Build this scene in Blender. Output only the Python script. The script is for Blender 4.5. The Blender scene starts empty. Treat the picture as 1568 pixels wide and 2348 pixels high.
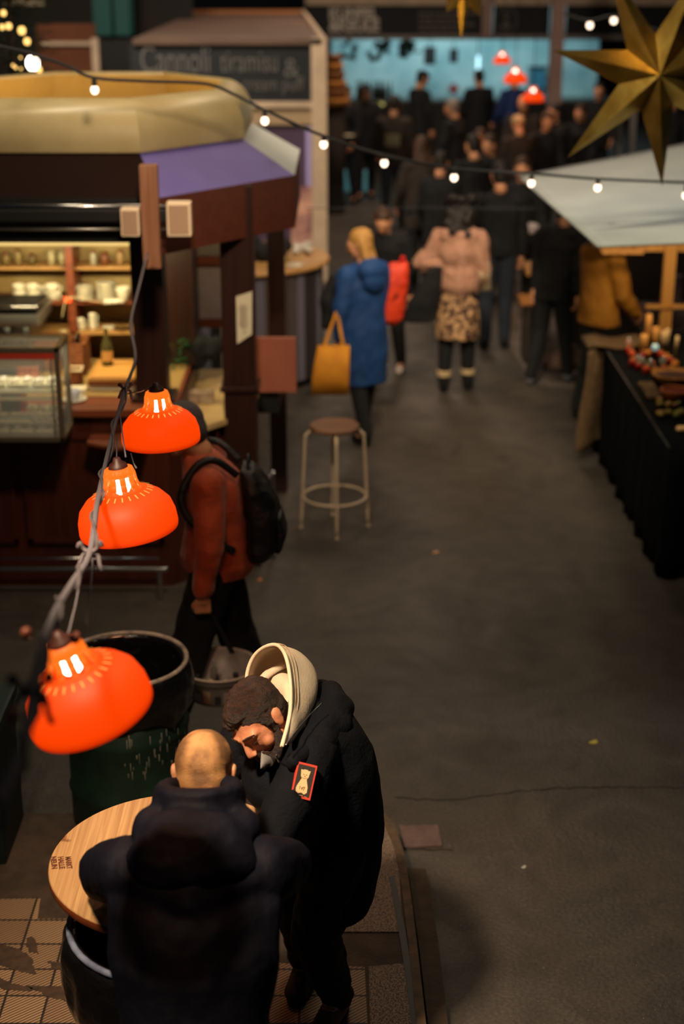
import bpy, bmesh, math, random
from mathutils import Vector, Matrix, noise
V = Vector
rnd = random.Random(7)
scene = bpy.context.scene
COL = scene.collection

# ---------------------------------------------------------------- camera
PITCH = math.radians(20.55); FPX = 3500.0; CAMZ = 3.8
cam = bpy.data.cameras.new('camera'); camo = bpy.data.objects.new('camera', cam); COL.objects.link(camo)
camo.location = (0, 0, CAMZ); camo.rotation_euler = (math.pi/2 - PITCH, 0, 0)
cam.sensor_fit = 'VERTICAL'; cam.sensor_height = 36; cam.lens = 36*FPX/2348
cam.dof.use_dof = True; cam.dof.focus_distance = 5.1; cam.dof.aperture_fstop = 1.55
cam.clip_end = 200
scene.camera = camo
# ---------------------------------------------------------------- colour
vs = scene.view_settings
vs.view_transform = 'Standard'; vs.look = 'None'; vs.gamma = 1; vs.exposure = 0.0
try: vs.use_curve_mapping = False
except Exception: pass
# ---------------------------------------------------------------- world: the dim hall around
w = bpy.data.worlds.new('hall_air'); scene.world = w; w.use_nodes = True
bg = w.node_tree.nodes['Background']; bg.inputs[0].default_value = (0.30, 0.36, 0.42, 1); bg.inputs[1].default_value = 0.035

def area(name, loc, target, size, power, col, spread=180, size_y=None):
    l = bpy.data.lights.new(name, 'AREA'); l.energy = power; l.color = col; l.size = size; l.spread = math.radians(spread)
    if size_y: l.shape = 'RECTANGLE'; l.size_y = size_y
    o = bpy.data.objects.new(name, l); COL.objects.link(o); o.location = loc
    o.rotation_euler = (V(target)-V(loc)).to_track_quat('-Z', 'Y').to_euler(); return o
def point(name, loc, power, col, r=0.05):
    l = bpy.data.lights.new(name, 'POINT'); l.energy = power; l.color = col; l.shadow_soft_size = r
    o = bpy.data.objects.new(name, l); COL.objects.link(o); o.location = loc; return o

WARM = (1.0, .74, .48); COOL = (.50, .84, 1.0)
area('unseen_lamp', (-1.25, 2.7, 4.7), (-.4, 4.1, 1.5), .30, 25, (1, .76, .50), 50)
area('unseen_lamp', (.9, 6.2, 6.0), (.9, 7.0, 0), 1.2, 30, (1, .78, .52), 150)
area('unseen_lamp', (1.0, 12.5, 6.0), (.8, 12.5, 0), 1.4, 60, (1, .76, .52), 150)
area('unseen_lamp', (.6, 8.2, 5.2), (.9, 14, 1.2), .5, 46, (1, .78, .54), 60)  # added fill aimed down the aisle to brighten the crowd's faces
area('unseen_lamp', (-.5, 5.6, 4.5), (-.8, 8.6, 2.0), .3, 16, (1, .76, .5), 60)  # added fill aimed at the kiosk front, also lights the rust jacket
area('unseen_lamp', (2.4, 10.4, 4.5), (2.4, 10.4, 0), .5, 12, (.95, .92, .85), 120)
area('unseen_lamp', (.8, 22, 6.0), (.8, 22, 0), 2.0, 170, (1, .72, .52), 160)
area('unseen_lamp', (-1.7, 9.2, 6.0), (-1.7, 9.6, 2.6), .8, 24, (1, .82, .55), 90)
area('unseen_lamp', (-2.6, 15.0, 6.0), (-2.2, 18, 2.0), 1.0, 190, (1, .82, .62), 120)

# ---------------------------------------------------------------- helpers
def at(px, py, Y=None, z=None):
    "a point of the place that shows at pixel (px, py): at distance Y along the aisle, or at height z"
    u = (px-784)/FPX; v = (py-1174)/FPX
    d = V((u, math.cos(PITCH)-v*math.sin(PITCH), -math.sin(PITCH)-v*math.cos(PITCH)))
    t = Y/d.y if Y is not None else (z-CAMZ)/d.z
    return V((0, 0, CAMZ)) + d*t
def lin(c):
    return tuple((x/255/12.92 if x/255 <= .04045 else ((x/255+.055)/1.055)**2.4) for x in c[:3]) + (1,)
def rot(ax, deg): return Matrix.Rotation(math.radians(deg), 3, ax)

MATS = {}
def mat(name, c, rough=.6, metal=0, c2=None, scale=8, detail=4, bump=0, bscale=None, spec=.5, stretch=(1, 1, 1), trans=0, emit=None, es=1, alpha=1, coat=0, sheen=0, lo=.35, hi=.65, ior=1.45):
    if name in MATS: return MATS[name]
    m = bpy.data.materials.new(name); m.use_nodes = True; nt = m.node_tree; N = nt.nodes; L = nt.links
    b = N['Principled BSDF']; b.inputs['Base Color'].default_value = lin(c); b.inputs['Roughness'].default_value = rough
    b.inputs['Metallic'].default_value = metal; b.inputs['Specular IOR Level'].default_value = spec; b.inputs['IOR'].default_value = ior
    b.inputs['Transmission Weight'].default_value = trans; b.inputs['Alpha'].default_value = alpha
    b.inputs['Coat Weight'].default_value = coat; b.inputs['Sheen Weight'].default_value = sheen
    if emit: b.inputs['Emission Color'].default_value = lin(emit); b.inputs['Emission Strength'].default_value = es
    tc = N.new('ShaderNodeTexCoord'); mp = N.new('ShaderNodeMapping'); mp.inputs['Scale'].default_value = stretch
    L.new(tc.outputs['Object'], mp.inputs[0])
    if c2:
        n = N.new('ShaderNodeTexNoise'); n.inputs['Scale'].default_value = scale; n.inputs['Detail'].default_value = detail
        r = N.new('ShaderNodeValToRGB'); r.color_ramp.elements[0].position = lo; r.color_ramp.elements[1].position = hi
        r.color_ramp.elements[0].color = lin(c); r.color_ramp.elements[1].color = lin(c2)
        L.new(mp.outputs[0], n.inputs['Vector']); L.new(n.outputs['Fac'], r.inputs[0]); L.new(r.outputs[0], b.inputs['Base Color'])
    if bump:
        n2 = N.new('ShaderNodeTexNoise'); n2.inputs['Scale'].default_value = bscale or scale*3; n2.inputs['Detail'].default_value = 5
        bp = N.new('ShaderNodeBump'); bp.inputs['Strength'].default_value = bump; bp.inputs['Distance'].default_value = .02
        L.new(mp.outputs[0], n2.inputs['Vector']); L.new(n2.outputs['Fac'], bp.inputs['Height']); L.new(bp.outputs[0], b.inputs['Normal'])
    MATS[name] = m; return m

class B:
    def __init__(s): s.m = bmesh.new()
    def ring(s, pts): return [s.m.verts.new(p) for p in pts]
    def bridge(s, a, b):
        n = len(a)
        for i in range(n):
            try: s.m.faces.new((a[i], a[(i+1) % n], b[(i+1) % n], b[i]))
            except ValueError: pass
    def cap_(s, r, flip=False):
        try: s.m.faces.new(r[::-1] if flip else r)
        except ValueError: pass
    def poly(s, pts):
        return s.m.faces.new([s.m.verts.new(p) for p in pts])
    def box(s, c, d, R=None, bev=0):
        c = V(c); hx, hy, hz = d[0]/2, d[1]/2, d[2]/2
        vs_ = []
        for x, y, z in ((-1,-1,-1),(1,-1,-1),(1,1,-1),(-1,1,-1),(-1,-1,1),(1,-1,1),(1,1,1),(-1,1,1)):
            p = V((x*hx, y*hy, z*hz)); p = (R @ p) if R else p
            vs_.append(s.m.verts.new(c+p))
        fs = [s.m.faces.new([vs_[i] for i in f]) for f in ((0,3,2,1),(4,5,6,7),(0,1,5,4),(1,2,6,5),(2,3,7,6),(3,0,4,7))]
        if bev:
            es = list({e for f in fs for e in f.edges})
            bmesh.ops.bevel(s.m, geom=es, offset=bev, segments=2, affect='EDGES', profile=.7)
        return s
    def box2(s, a, b, bev=0):
        a, b = V(a), V(b); return s.box((a+b)/2, [abs(x) for x in (b-a)], None, bev)
    def loft(s, secs, n=20, caps=True, close=True):
        "secs: list of (centre, half-vector a, half-vector b[, exponent])"
        prev = None; first = None
        for sec in secs:
            c, a, b = V(sec[0]), V(sec[1]), V(sec[2]); ex = sec[3] if len(sec) > 3 else 2.0
            pts = []
            for i in range(n):
                t = 2*math.pi*i/n; ct, st = math.cos(t), math.sin(t)
                pts.append(c + a*math.copysign(abs(ct)**(2/ex), ct) + b*math.copysign(abs(st)**(2/ex), st))
            r = s.ring(pts)
            if prev: s.bridge(prev, r)
            else: first = r
            prev = r
        if caps: s.cap_(first, True); s.cap_(prev)
        return s
    def tor(s, secs, n=24):
        "simple torso loft: (x, y, z, rx, ry)"
        return s.loft([((q[0], q[1], q[2]), (q[3], 0, 0), (0, q[4], 0)) for q in secs], n)
    def cap(s, p0, p1, r0, r1, n=14):
        p0, p1 = V(p0), V(p1); d = p1-p0
        if d.length < 1e-5: return s.ell(p0, (r0, r0, r0))
        q = d.to_track_quat('Z', 'Y').to_matrix(); ax = q @ V((1, 0, 0)); ay = q @ V((0, 1, 0)); az = d.normalized()
        secs = []
        for k in range(1, 5):
            t = k/5*math.pi/2; secs.append((p0 - az*r0*math.cos(t), ax*r0*math.sin(t), ay*r0*math.sin(t)))
        secs.append((p0, ax*r0, ay*r0)); secs.append((p1, ax*r1, ay*r1))
        for k in range(4, 0, -1):
            t = k/5*math.pi/2; secs.append((p1 + az*r1*math.cos(t), ax*r1*math.sin(t), ay*r1*math.sin(t)))
        return s.loft(secs, n)
    def chain(s, pts, rs, n=14):
        for i in range(len(pts)-1): s.cap(pts[i], pts[i+1], rs[i], rs[i+1], n)
        return s
    def ell(s, c, r, R=None, n=16):
        c = V(c); secs = []
        R = R or Matrix.Identity(3)
        for k in range(1, n//2):
            t = math.pi*k/(n//2)
            secs.append((c + R @ V((0, 0, -r[2]*math.cos(t))), R @ V((r[0]*math.sin(t), 0, 0)), R @ V((0, r[1]*math.sin(t), 0))))
        return s.loft(secs, n)
    def cyl(s, p0, p1, r0, r1=None, n=20):
        r1 = r0 if r1 is None else r1
        p0, p1 = V(p0), V(p1); q = (p1-p0).to_track_quat('Z', 'Y').to_matrix(); ax = q @ V((1, 0, 0)); ay = q @ V((0, 1, 0))
        return s.loft([(p0, ax*r0, ay*r0), (p1, ax*r1, ay*r1)], n)
    def tube(s, pts, r, n=8, closed=False):
        pts = [V(p) for p in pts]; rs = r if isinstance(r, (list, tuple)) else [r]*len(pts)
        prev = None; first = None; up = None
        for i, p in enumerate(pts):
            if closed: t = (pts[(i+1) % len(pts)]-pts[i-1]).normalized()
            else: t = (pts[min(i+1, len(pts)-1)]-pts[max(i-1, 0)]).normalized()
            if up is None: up = t.orthogonal().normalized()
            up = (up - t*up.dot(t)).normalized(); sd = t.cross(up)
            rr = s.ring([p + up*rs[i]*math.cos(2*math.pi*k/n) + sd*rs[i]*math.sin(2*math.pi*k/n) for k in range(n)])
            if prev: s.bridge(prev, rr)
            else: first = rr
            prev = rr
        if closed: s.bridge(prev, first)
        else: s.cap_(first, True); s.cap_(prev)
        return s
    def lathe(s, prof, c=(0, 0, 0), n=32, R=None, ends=False):
        c = V(c); R = R or Matrix.Identity(3); prev = None; first = None
        for r, z in prof:
            rr = s.ring([c + R @ V((max(r, 1e-4)*math.cos(2*math.pi*k/n), max(r, 1e-4)*math.sin(2*math.pi*k/n), z)) for k in range(n)])
            if prev: s.bridge(prev, rr)
            else: first = rr
            prev = rr
        if ends: s.cap_(first, True); s.cap_(prev)
        return s
    def prism(s, pts, z0, z1):
        a = s.ring([(p[0], p[1], z0) for p in pts]); b = s.ring([(p[0], p[1], z1) for p in pts])
        s.bridge(a, b); s.cap_(a, True); s.cap_(b); return s
    def extr(s, pts, d):
        "planar outline of 3D points pushed out by vector d"
        d = V(d); a = s.ring(pts); b = s.ring([V(p)+d for p in pts]); s.bridge(a, b); s.cap_(a, True); s.cap_(b); return s
    def grid(s, f, nu, nv, cu=False):
        g = [[s.m.verts.new(f(i/nu, j/nv)) for j in range(nv+1)] for i in range(nu+(0 if cu else 1))]
        for i in range(nu):
            for j in range(nv):
                a = g[i]; b = g[(i+1) % len(g)] if cu else g[i+1]
                s.m.faces.new((a[j], b[j], b[j+1], a[j+1]))
        return s
    def mesh(s, name):
        bmesh.ops.recalc_face_normals(s.m, faces=s.m.faces)
        me = bpy.data.meshes.new(name); s.m.to_mesh(me); s.m.free(); return me
    def done(s, name, m, parent=None, smooth=False, world=False, solid=0, sub=0, **tags):
        return link(name, s.mesh(name), m, parent, smooth, world, solid, sub, **tags)
    def blob(s, name, m, parent=None, voxel=.02, sm=3, world=False, disp=None, dec=0, **tags):
        me0 = s.mesh('tmp'); o = bpy.data.objects.new('tmp', me0); COL.objects.link(o)
        r = o.modifiers.new('r', 'REMESH'); r.mode = 'VOXEL'; r.voxel_size = voxel; r.use_smooth_shade = True
        if sm: q = o.modifiers.new('s', 'SMOOTH'); q.iterations = sm; q.factor = .5
        dg = bpy.context.evaluated_depsgraph_get(); me = bpy.data.meshes.new_from_object(o.evaluated_get(dg))
        bpy.data.objects.remove(o); bpy.data.meshes.remove(me0)
        if disp:
            n_ = len(me.vertices); co = [0.0]*(3*n_); no = [0.0]*(3*n_)
            me.vertices.foreach_get('co', co); me.vertex_normals.foreach_get('vector', no)
            for i in range(n_):
                k = disp(V(co[3*i:3*i+3]))
                for j in (0, 1, 2): co[3*i+j] += no[3*i+j]*k
            me.vertices.foreach_set('co', co); me.update()
        return link(name, me, m, parent, True, world, 0, 0, **tags)

def tagit(o, label=None, category=None, group=None, kind=None):
    if label: o['label'] = label
    if category: o['category'] = category
    if group: o['group'] = group
    if kind: o['kind'] = kind
    return o
def link(name, me, m, parent=None, smooth=False, world=False, solid=0, sub=0, **tags):
    me.name = name
    me.materials.clear(); me.materials.append(m)
    if smooth: me.polygons.foreach_set('use_smooth', [True]*len(me.polygons)); me.update()
    o = bpy.data.objects.new(name, me); COL.objects.link(o)
    if parent:
        o.parent = parent
        if world and parent.parent is None: o.matrix_parent_inverse = parent.matrix_basis.inverted()
    elif not tags.get('keep'):
        xs = [v.co for v in me.vertices]
        if xs and world:
            mn = V([min(p[i] for p in xs) for i in range(3)]); mx = V([max(p[i] for p in xs) for i in range(3)])
            c = V(((mn.x+mx.x)/2, (mn.y+mx.y)/2, mn.z)); me.transform(Matrix.Translation(-c)); o.location = c
    tags.pop('keep', None)
    if smooth and not sub:
        pass
    if solid: q = o.modifiers.new('thickness', 'SOLIDIFY'); q.thickness = solid; q.offset = 0
    if sub: q = o.modifiers.new('round', 'SUBSURF'); q.levels = sub; q.render_levels = sub
    return tagit(o, **tags)
def thing(name, label, category, loc=(0, 0, 0), rotz=0, group=None, tilt=None):
    o = bpy.data.objects.new(name, None); COL.objects.link(o); o.location = loc
    o.rotation_euler = (tilt[0] if tilt else 0, tilt[1] if tilt else 0, rotz); o.empty_display_size = .1
    return tagit(o, label, category, group)
def struct(name, b, m, **k): return b.done(name, m, world=True, kind='structure', **k)
def dup(root, loc=None, rotz=None, label=None, group=None):
    def cp(o, par):
        c = o.copy(); COL.objects.link(c)
        if par: c.parent = par
        for ch in [x for x in KIDS.get(o.name, [])]: cp(ch, c)
        return c
    KIDS = {}
    for x in bpy.data.objects:
        if x.parent: KIDS.setdefault(x.parent.name, []).append(x)
    r = cp(root, None)
    if loc is not None: r.location = loc
    if rotz is not None: r.rotation_euler = (root.rotation_euler[0], root.rotation_euler[1], rotz)
    if label: r['label'] = label
    if group: r['group'] = group
    return r
FONT = None
def text(body, name, m, parent, mw, size=.1, depth=.002, align='CENTER', world=True, spacing=1, bold=0, shear=0, line=1.0, width=None, **tags):
    cu = bpy.data.curves.new('t', 'FONT'); cu.body = body; cu.size = size; cu.extrude = depth; cu.align_x = align; cu.align_y = 'CENTER'
    cu.space_character = spacing; cu.offset = bold; cu.shear = shear; cu.space_line = line; cu.resolution_u = 3
    o = bpy.data.objects.new('t', cu); COL.objects.link(o)
    dg = bpy.context.evaluated_depsgraph_get(); me = bpy.data.meshes.new_from_object(o.evaluated_get(dg))
    bpy.data.objects.remove(o); bpy.data.curves.remove(cu)
    if width:
        xs = [v.co.x for v in me.vertices]; k = width/(max(xs)-min(xs)); me.transform(Matrix.Diagonal((k, 1, 1, 1)))
    me.transform(mw)
    return link(name, me, m, parent, False, world, **tags)
def frame(c, xdir, updir):
    "4x4 placing text: x along xdir, y along updir"
    x = V(xdir).normalized(); z = x.cross(V(updir)).normalized(); y = z.cross(x)
    M = Matrix((x, y, z)).transposed().to_4x4(); M.translation = V(c); return M
def fold(amp, sc, seed=0, stretch=(1, 1, 1)):
    def f(p):
        q = V((p.x*stretch[0], p.y*stretch[1], p.z*stretch[2]))*sc + V((seed*7.1, seed*3.3, 0))
        return amp*(noise.noise(q) + .5*noise.noise(q*2.1))
    return f
# ================================================================ materials
def m_floor():
    m = bpy.data.materials.new('asphalt'); m.use_nodes = True; nt = m.node_tree; N = nt.nodes; L = nt.links; b = N['Principled BSDF']
    tc = N.new('ShaderNodeTexCoord')
    def nz(s, d=5, dist=0):
        n = N.new('ShaderNodeTexNoise'); n.inputs['Scale'].default_value = s; n.inputs['Detail'].default_value = d; n.inputs['Distortion'].default_value = dist
        L.new(tc.outputs['Object'], n.inputs['Vector']); return n
    def ramp(src, a, c, p0=.4, p1=.65):
        r = N.new('ShaderNodeValToRGB'); r.color_ramp.elements[0].position = p0; r.color_ramp.elements[1].position = p1
        r.color_ramp.elements[0].color = lin(a); r.color_ramp.elements[1].color = lin(c); L.new(src.outputs['Fac'], r.inputs[0]); return r
    def mix(a, c, fac, mode='MIX'):
        x = N.new('ShaderNodeMix'); x.data_type = 'RGBA'; x.blend_type = mode
        if isinstance(fac, float): x.inputs[0].default_value = fac
        else: L.new(fac, x.inputs[0])
        L.new(a, x.inputs[6]); L.new(c, x.inputs[7]); return x.outputs[2]
    big = ramp(nz(.7, 4, 1.2), (50, 47, 44), (68, 62, 56)); fine = ramp(nz(70, 3), (110, 100, 92), (185, 172, 158), .35, .8)
    dark = ramp(nz(2.2, 6, 2.5), (120, 120, 120), (205, 205, 205), .3, .6)
    c = mix(big.outputs[0], fine.outputs[0], .16); c = mix(c, dark.outputs[0], .55, 'MULTIPLY')
    sp = N.new('ShaderNodeTexVoronoi'); sp.inputs['Scale'].default_value = 26; L.new(tc.outputs['Object'], sp.inputs['Vector'])
    g = N.new('ShaderNodeMath'); g.operation = 'LESS_THAN'; g.inputs[1].default_value = .045; L.new(sp.outputs['Distance'], g.inputs[0])
    spk = N.new('ShaderNodeRGB'); spk.outputs[0].default_value = lin((150, 140, 130)); c = mix(c, spk.outputs[0], g.outputs[0])
    L.new(c, b.inputs['Base Color'])
    rr = N.new('ShaderNodeMapRange'); L.new(nz(1.6, 5, 2).outputs['Fac'], rr.inputs[0]); rr.inputs[1].default_value = .3; rr.inputs[2].default_value = .7; rr.inputs[3].default_value = .42; rr.inputs[4].default_value = .68
    L.new(rr.outputs[0], b.inputs['Roughness']); b.inputs['Specular IOR Level'].default_value = .35
    bp = N.new('ShaderNodeBump'); bp.inputs['Strength'].default_value = .45; bp.inputs['Distance'].default_value = .01
    L.new(nz(55, 4).outputs['Fac'], bp.inputs['Height']); L.new(bp.outputs[0], b.inputs['Normal'])
    return m
def m_tile():
    m = bpy.data.materials.new('ribbed_tile'); m.use_nodes = True; nt = m.node_tree; N = nt.nodes; L = nt.links; b = N['Principled BSDF']
    tc = N.new('ShaderNodeTexCoord')
    br = N.new('ShaderNodeTexBrick'); br.offset = 0; br.inputs['Scale'].default_value = 1; br.inputs['Brick Width'].default_value = .156; br.inputs['Row Height'].default_value = .156
    br.inputs['Mortar Size'].default_value = .005; br.inputs['Color1'].default_value = lin((190, 158, 122)); br.inputs['Color2'].default_value = lin((146, 116, 88)); br.inputs['Mortar'].default_value = lin((42, 30, 24))
    L.new(tc.outputs['Object'], br.inputs['Vector'])
    mp = N.new('ShaderNodeMapping'); mp.inputs['Rotation'].default_value = (0, 0, math.radians(-38)); L.new(tc.outputs['Object'], mp.inputs[0])
    wv = N.new('ShaderNodeTexWave'); wv.bands_direction = 'Y'; wv.inputs['Scale'].default_value = 24; wv.inputs['Distortion'].default_value = .2; L.new(mp.outputs[0], wv.inputs['Vector'])
    r = N.new('ShaderNodeValToRGB'); r.color_ramp.elements[0].position = .25; r.color_ramp.elements[0].color = lin((105, 95, 85)); r.color_ramp.elements[1].position = .6; r.color_ramp.elements[1].color = (1, 1, 1, 1)
    L.new(wv.outputs['Fac'], r.inputs[0])
    x = N.new('ShaderNodeMix'); x.data_type = 'RGBA'; x.blend_type = 'MULTIPLY'; x.inputs[0].default_value = .9
    L.new(br.outputs['Color'], x.inputs[6]); L.new(r.outputs[0], x.inputs[7])
    n = N.new('ShaderNodeTexNoise'); n.inputs['Scale'].default_value = 1.6; n.inputs['Detail'].default_value = 4; n.inputs['Distortion'].default_value = .3; L.new(tc.outputs['Object'], n.inputs['Vector'])
    cr = N.new('ShaderNodeValToRGB'); e = cr.color_ramp.elements; e[0].position = .495; e[0].color = (0, 0, 0, 1); e[1].position = .505; e[1].color = (1, 1, 1, 1)
    a = e.new(.515); a.color = (1, 1, 1, 1); a = e.new(.522); a.color = (0, 0, 0, 1); L.new(n.outputs['Fac'], cr.inputs[0])
    y = N.new('ShaderNodeMix'); y.data_type = 'RGBA'; L.new(x.outputs[2], y.inputs[6]); y.inputs[0].default_value = 0; y.inputs[7].default_value = lin((62, 44, 32))
    L.new(y.outputs[2], b.inputs['Base Color']); b.inputs['Roughness'].default_value = .6
    bp = N.new('ShaderNodeBump'); bp.inputs['Strength'].default_value = .5; bp.inputs['Distance'].default_value = .004; L.new(wv.outputs['Fac'], bp.inputs['Height']); L.new(bp.outputs[0], b.inputs['Normal'])
    return m
def m_wood(name, c1, c2, scale=1, axis='X', rough=.5, knots=True, fine=12, kth=.66):
    m = bpy.data.materials.new(name); m.use_nodes = True; nt = m.node_tree; N = nt.nodes; L = nt.links; b = N['Principled BSDF']
    tc = N.new('ShaderNodeTexCoord'); mp = N.new('ShaderNodeMapping')
    st = {'X': (1, fine, fine), 'Y': (fine, 1, fine), 'Z': (fine, fine, 1)}[axis]; mp.inputs['Scale'].default_value = [q*scale for q in st]
    L.new(tc.outputs['Object'], mp.inputs[0])
    n = N.new('ShaderNodeTexNoise'); n.inputs['Scale'].default_value = 2.2; n.inputs['Detail'].default_value = 6; n.inputs['Distortion'].default_value = .6; L.new(mp.outputs[0], n.inputs['Vector'])
    r = N.new('ShaderNodeValToRGB'); r.color_ramp.elements[0].position = .3; r.color_ramp.elements[1].position = .7; r.color_ramp.elements[0].color = lin(c1); r.color_ramp.elements[1].color = lin(c2)
    L.new(n.outputs['Fac'], r.inputs[0]); out = r.outputs[0]
    if knots:
        k = N.new('ShaderNodeTexNoise'); k.inputs['Scale'].default_value = 9; k.inputs['Detail'].default_value = 3; L.new(tc.outputs['Object'], k.inputs['Vector'])
        kr = N.new('ShaderNodeValToRGB'); kr.color_ramp.elements[0].position = kth; kr.color_ramp.elements[1].position = kth+.07; kr.color_ramp.elements[0].color = (1, 1, 1, 1); kr.color_ramp.elements[1].color = lin((140, 100, 75)); L.new(k.outputs['Fac'], kr.inputs[0])
        x = N.new('ShaderNodeMix'); x.data_type = 'RGBA'; x.blend_type = 'MULTIPLY'; x.inputs[0].default_value = .8; L.new(out, x.inputs[6]); L.new(kr.outputs[0], x.inputs[7]); out = x.outputs[2]
    L.new(out, b.inputs['Base Color']); b.inputs['Roughness'].default_value = rough
    return m
def m_glow(name, c, s):
    m = bpy.data.materials.new(name); m.use_nodes = True; nt = m.node_tree
    e = nt.nodes.new('ShaderNodeEmission'); e.inputs[0].default_value = lin(c); e.inputs[1].default_value = s
    nt.links.new(e.outputs[0], nt.nodes['Material Output'].inputs[0]); return m

ASPH = m_floor(); TILE = m_tile()
GRANITE = mat('granite', (62, 54, 50), .7, c2=(150, 130, 112), scale=150, detail=2, bump=.3, bscale=80, lo=.42, hi=.6)
CEMENT = mat('cement', (56, 46, 38), .8, c2=(74, 60, 48), scale=14, bump=.4, bscale=60)
KERB = mat('kerb_stone', (98, 78, 58), .75, c2=(70, 58, 46), scale=20, bump=.3)
DRAIN = mat('drain_slot', (16, 26, 32), .5)
PINE = m_wood('pine', (146, 108, 70), (184, 148, 104), 1, 'Y', .45, True, 46, .60)
PINE_EDGE = mat('pine_edge', (128, 60, 24), .5, c2=(96, 44, 20), scale=20)
OAK = m_wood('counter_oak', (150, 108, 60), (186, 142, 84), 1, 'X', .5)
MAHOG = m_wood('mahogany', (52, 20, 12), (74, 32, 18), .8, 'Z', .38, False)
MAHOG_L = m_wood('red_wood', (96, 44, 24), (124, 62, 34), .8, 'X', .45, False)
BEAM = m_wood('raw_timber', (176, 120, 56), (206, 150, 78), .8, 'Z', .6)
BLACKM = mat('black_paint', (14, 15, 17), .55)
CREAM = mat('cream_paint', (196, 176, 138), .5, c2=(182, 162, 124), scale=4)
CREAMW = mat('cream_frame', (186, 164, 140), .6, c2=(170, 150, 128), scale=5)
CHROME = mat('chrome', (190, 190, 192), .22, 1)
STEEL = mat('brushed_steel', (150, 148, 144), .35, .9, bump=.05, bscale=60)
WHITE_C = mat('white_china', (214, 208, 188), .3, coat=.3)
GLASS = mat('clear_glass', (235, 240, 238), .05, trans=1, ior=1.2)
BLACKBAG = mat('black_plastic', (14, 13, 15), .22, bump=.9, bscale=14, coat=.4)
DRUM_G = mat('green_drum', (14, 34, 26), .5, c2=(20, 46, 34), scale=10)
TXT_W = mat('white_lettering', (190, 182, 170), .7)
CHALK = mat('chalk', (150, 150, 146), .9)
PAPER = mat('paper', (206, 196, 170), .8)
SKIN = mat('skin', (206, 150, 112), .5, c2=(192, 132, 96), scale=14, bump=.1, bscale=120)
SKIN_P = mat('skin_pink', (208, 140, 104), .48, c2=(190, 118, 86), scale=16, bump=.1, bscale=160)
NAVY = mat('navy_cloth', (5, 7, 13), .85, c2=(7, 9, 17), scale=30, bump=.25, bscale=90, spec=.2)
NAVY2 = mat('navy_puffer', (6, 7, 18), .7, c2=(9, 9, 24), scale=12, bump=.25, bscale=30, spec=.2)
DARKC = mat('dark_cloth', (18, 19, 23), .9, bump=.2, bscale=40)
DARKB = mat('brown_cloth', (40, 32, 26), .9, bump=.2, bscale=40)
JEANS = mat('grey_jeans', (36, 42, 52), .9, bump=.2, bscale=40)
BLACKC = mat('black_trousers', (12, 13, 16), .9, bump=.2, bscale=40)
BULB = m_glow('bulb_glow', (255, 226, 196), 3.2)
BULB_HOT = m_glow('hot_bulb', (255, 240, 225), 9)

# ================================================================ floor
b = B(); b.box2((-12, -1, -.1), (14, 42, 0)); struct('floor', b, ASPH)
# raised tiled kerb at the near left
out = [at(x, y, z=.12) for x, y in ((880, 1864), (905, 1892), (924, 1950), (936, 2010), (946, 2080), (958, 2180), (985, 2420))]
top = [(-4, out[0].y), (-4, 2.5), (out[-1].x+.1, 2.5)]
pts = [(-4, out[0].y)] + [(p.x, p.y) for p in out] + [(out[-1].x+.12, 2.5), (-4, 2.5)]
b = B(); b.prism(pts, 0, .118); struct('floor', b, CEMENT)
def slab(name, px, m, z0, z1):
    b = B(); b.prism([(at(x, y, z=z1).x, at(x, y, z=z1).y) for x, y in px], z0, z1); return struct(name, b, m)
slab('trim_1', [(868, 1862), (880, 1864), (905, 1892), (924, 1950), (936, 2010), (946, 2080), (958, 2180), (985, 2420), (962, 2420), (938, 2180), (926, 2080), (916, 2000), (900, 1930), (880, 1885)], KERB, 0, .13)
slab('floor', [(700, 1862), (868, 1862), (880, 1885), (900, 1930), (916, 2000), (922, 2136), (700, 2136)], GRANITE, .118, .124)
slab('floor', [(845, 2216), (932, 2208), (948, 2300), (962, 2420), (850, 2420)], GRANITE, .118, .124)
slab('trim_2', [(892, 2010), (903, 2008), (930, 2136), (946, 2240), (962, 2400), (950, 2400), (930, 2240), (914, 2136)], DRAIN, .12, .127)
slab('trim_3', [(928, 1990), (976, 1992), (990, 2060), (1005, 2160), (1022, 2300), (1034, 2420), (990, 2420), (962, 2180), (948, 2080), (938, 2010)], mat('worn_kerb', (72, 58, 42), .8, c2=(58, 48, 38), scale=16, bump=.4), 0, .05)
slab('trim_4', [(916, 1893), (1004, 1891), (1014, 1938), (926, 1942)], mat('pale_paver', (108, 88, 84), .8, c2=(92, 76, 74), scale=20, bump=.3), -.02, .012)
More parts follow.
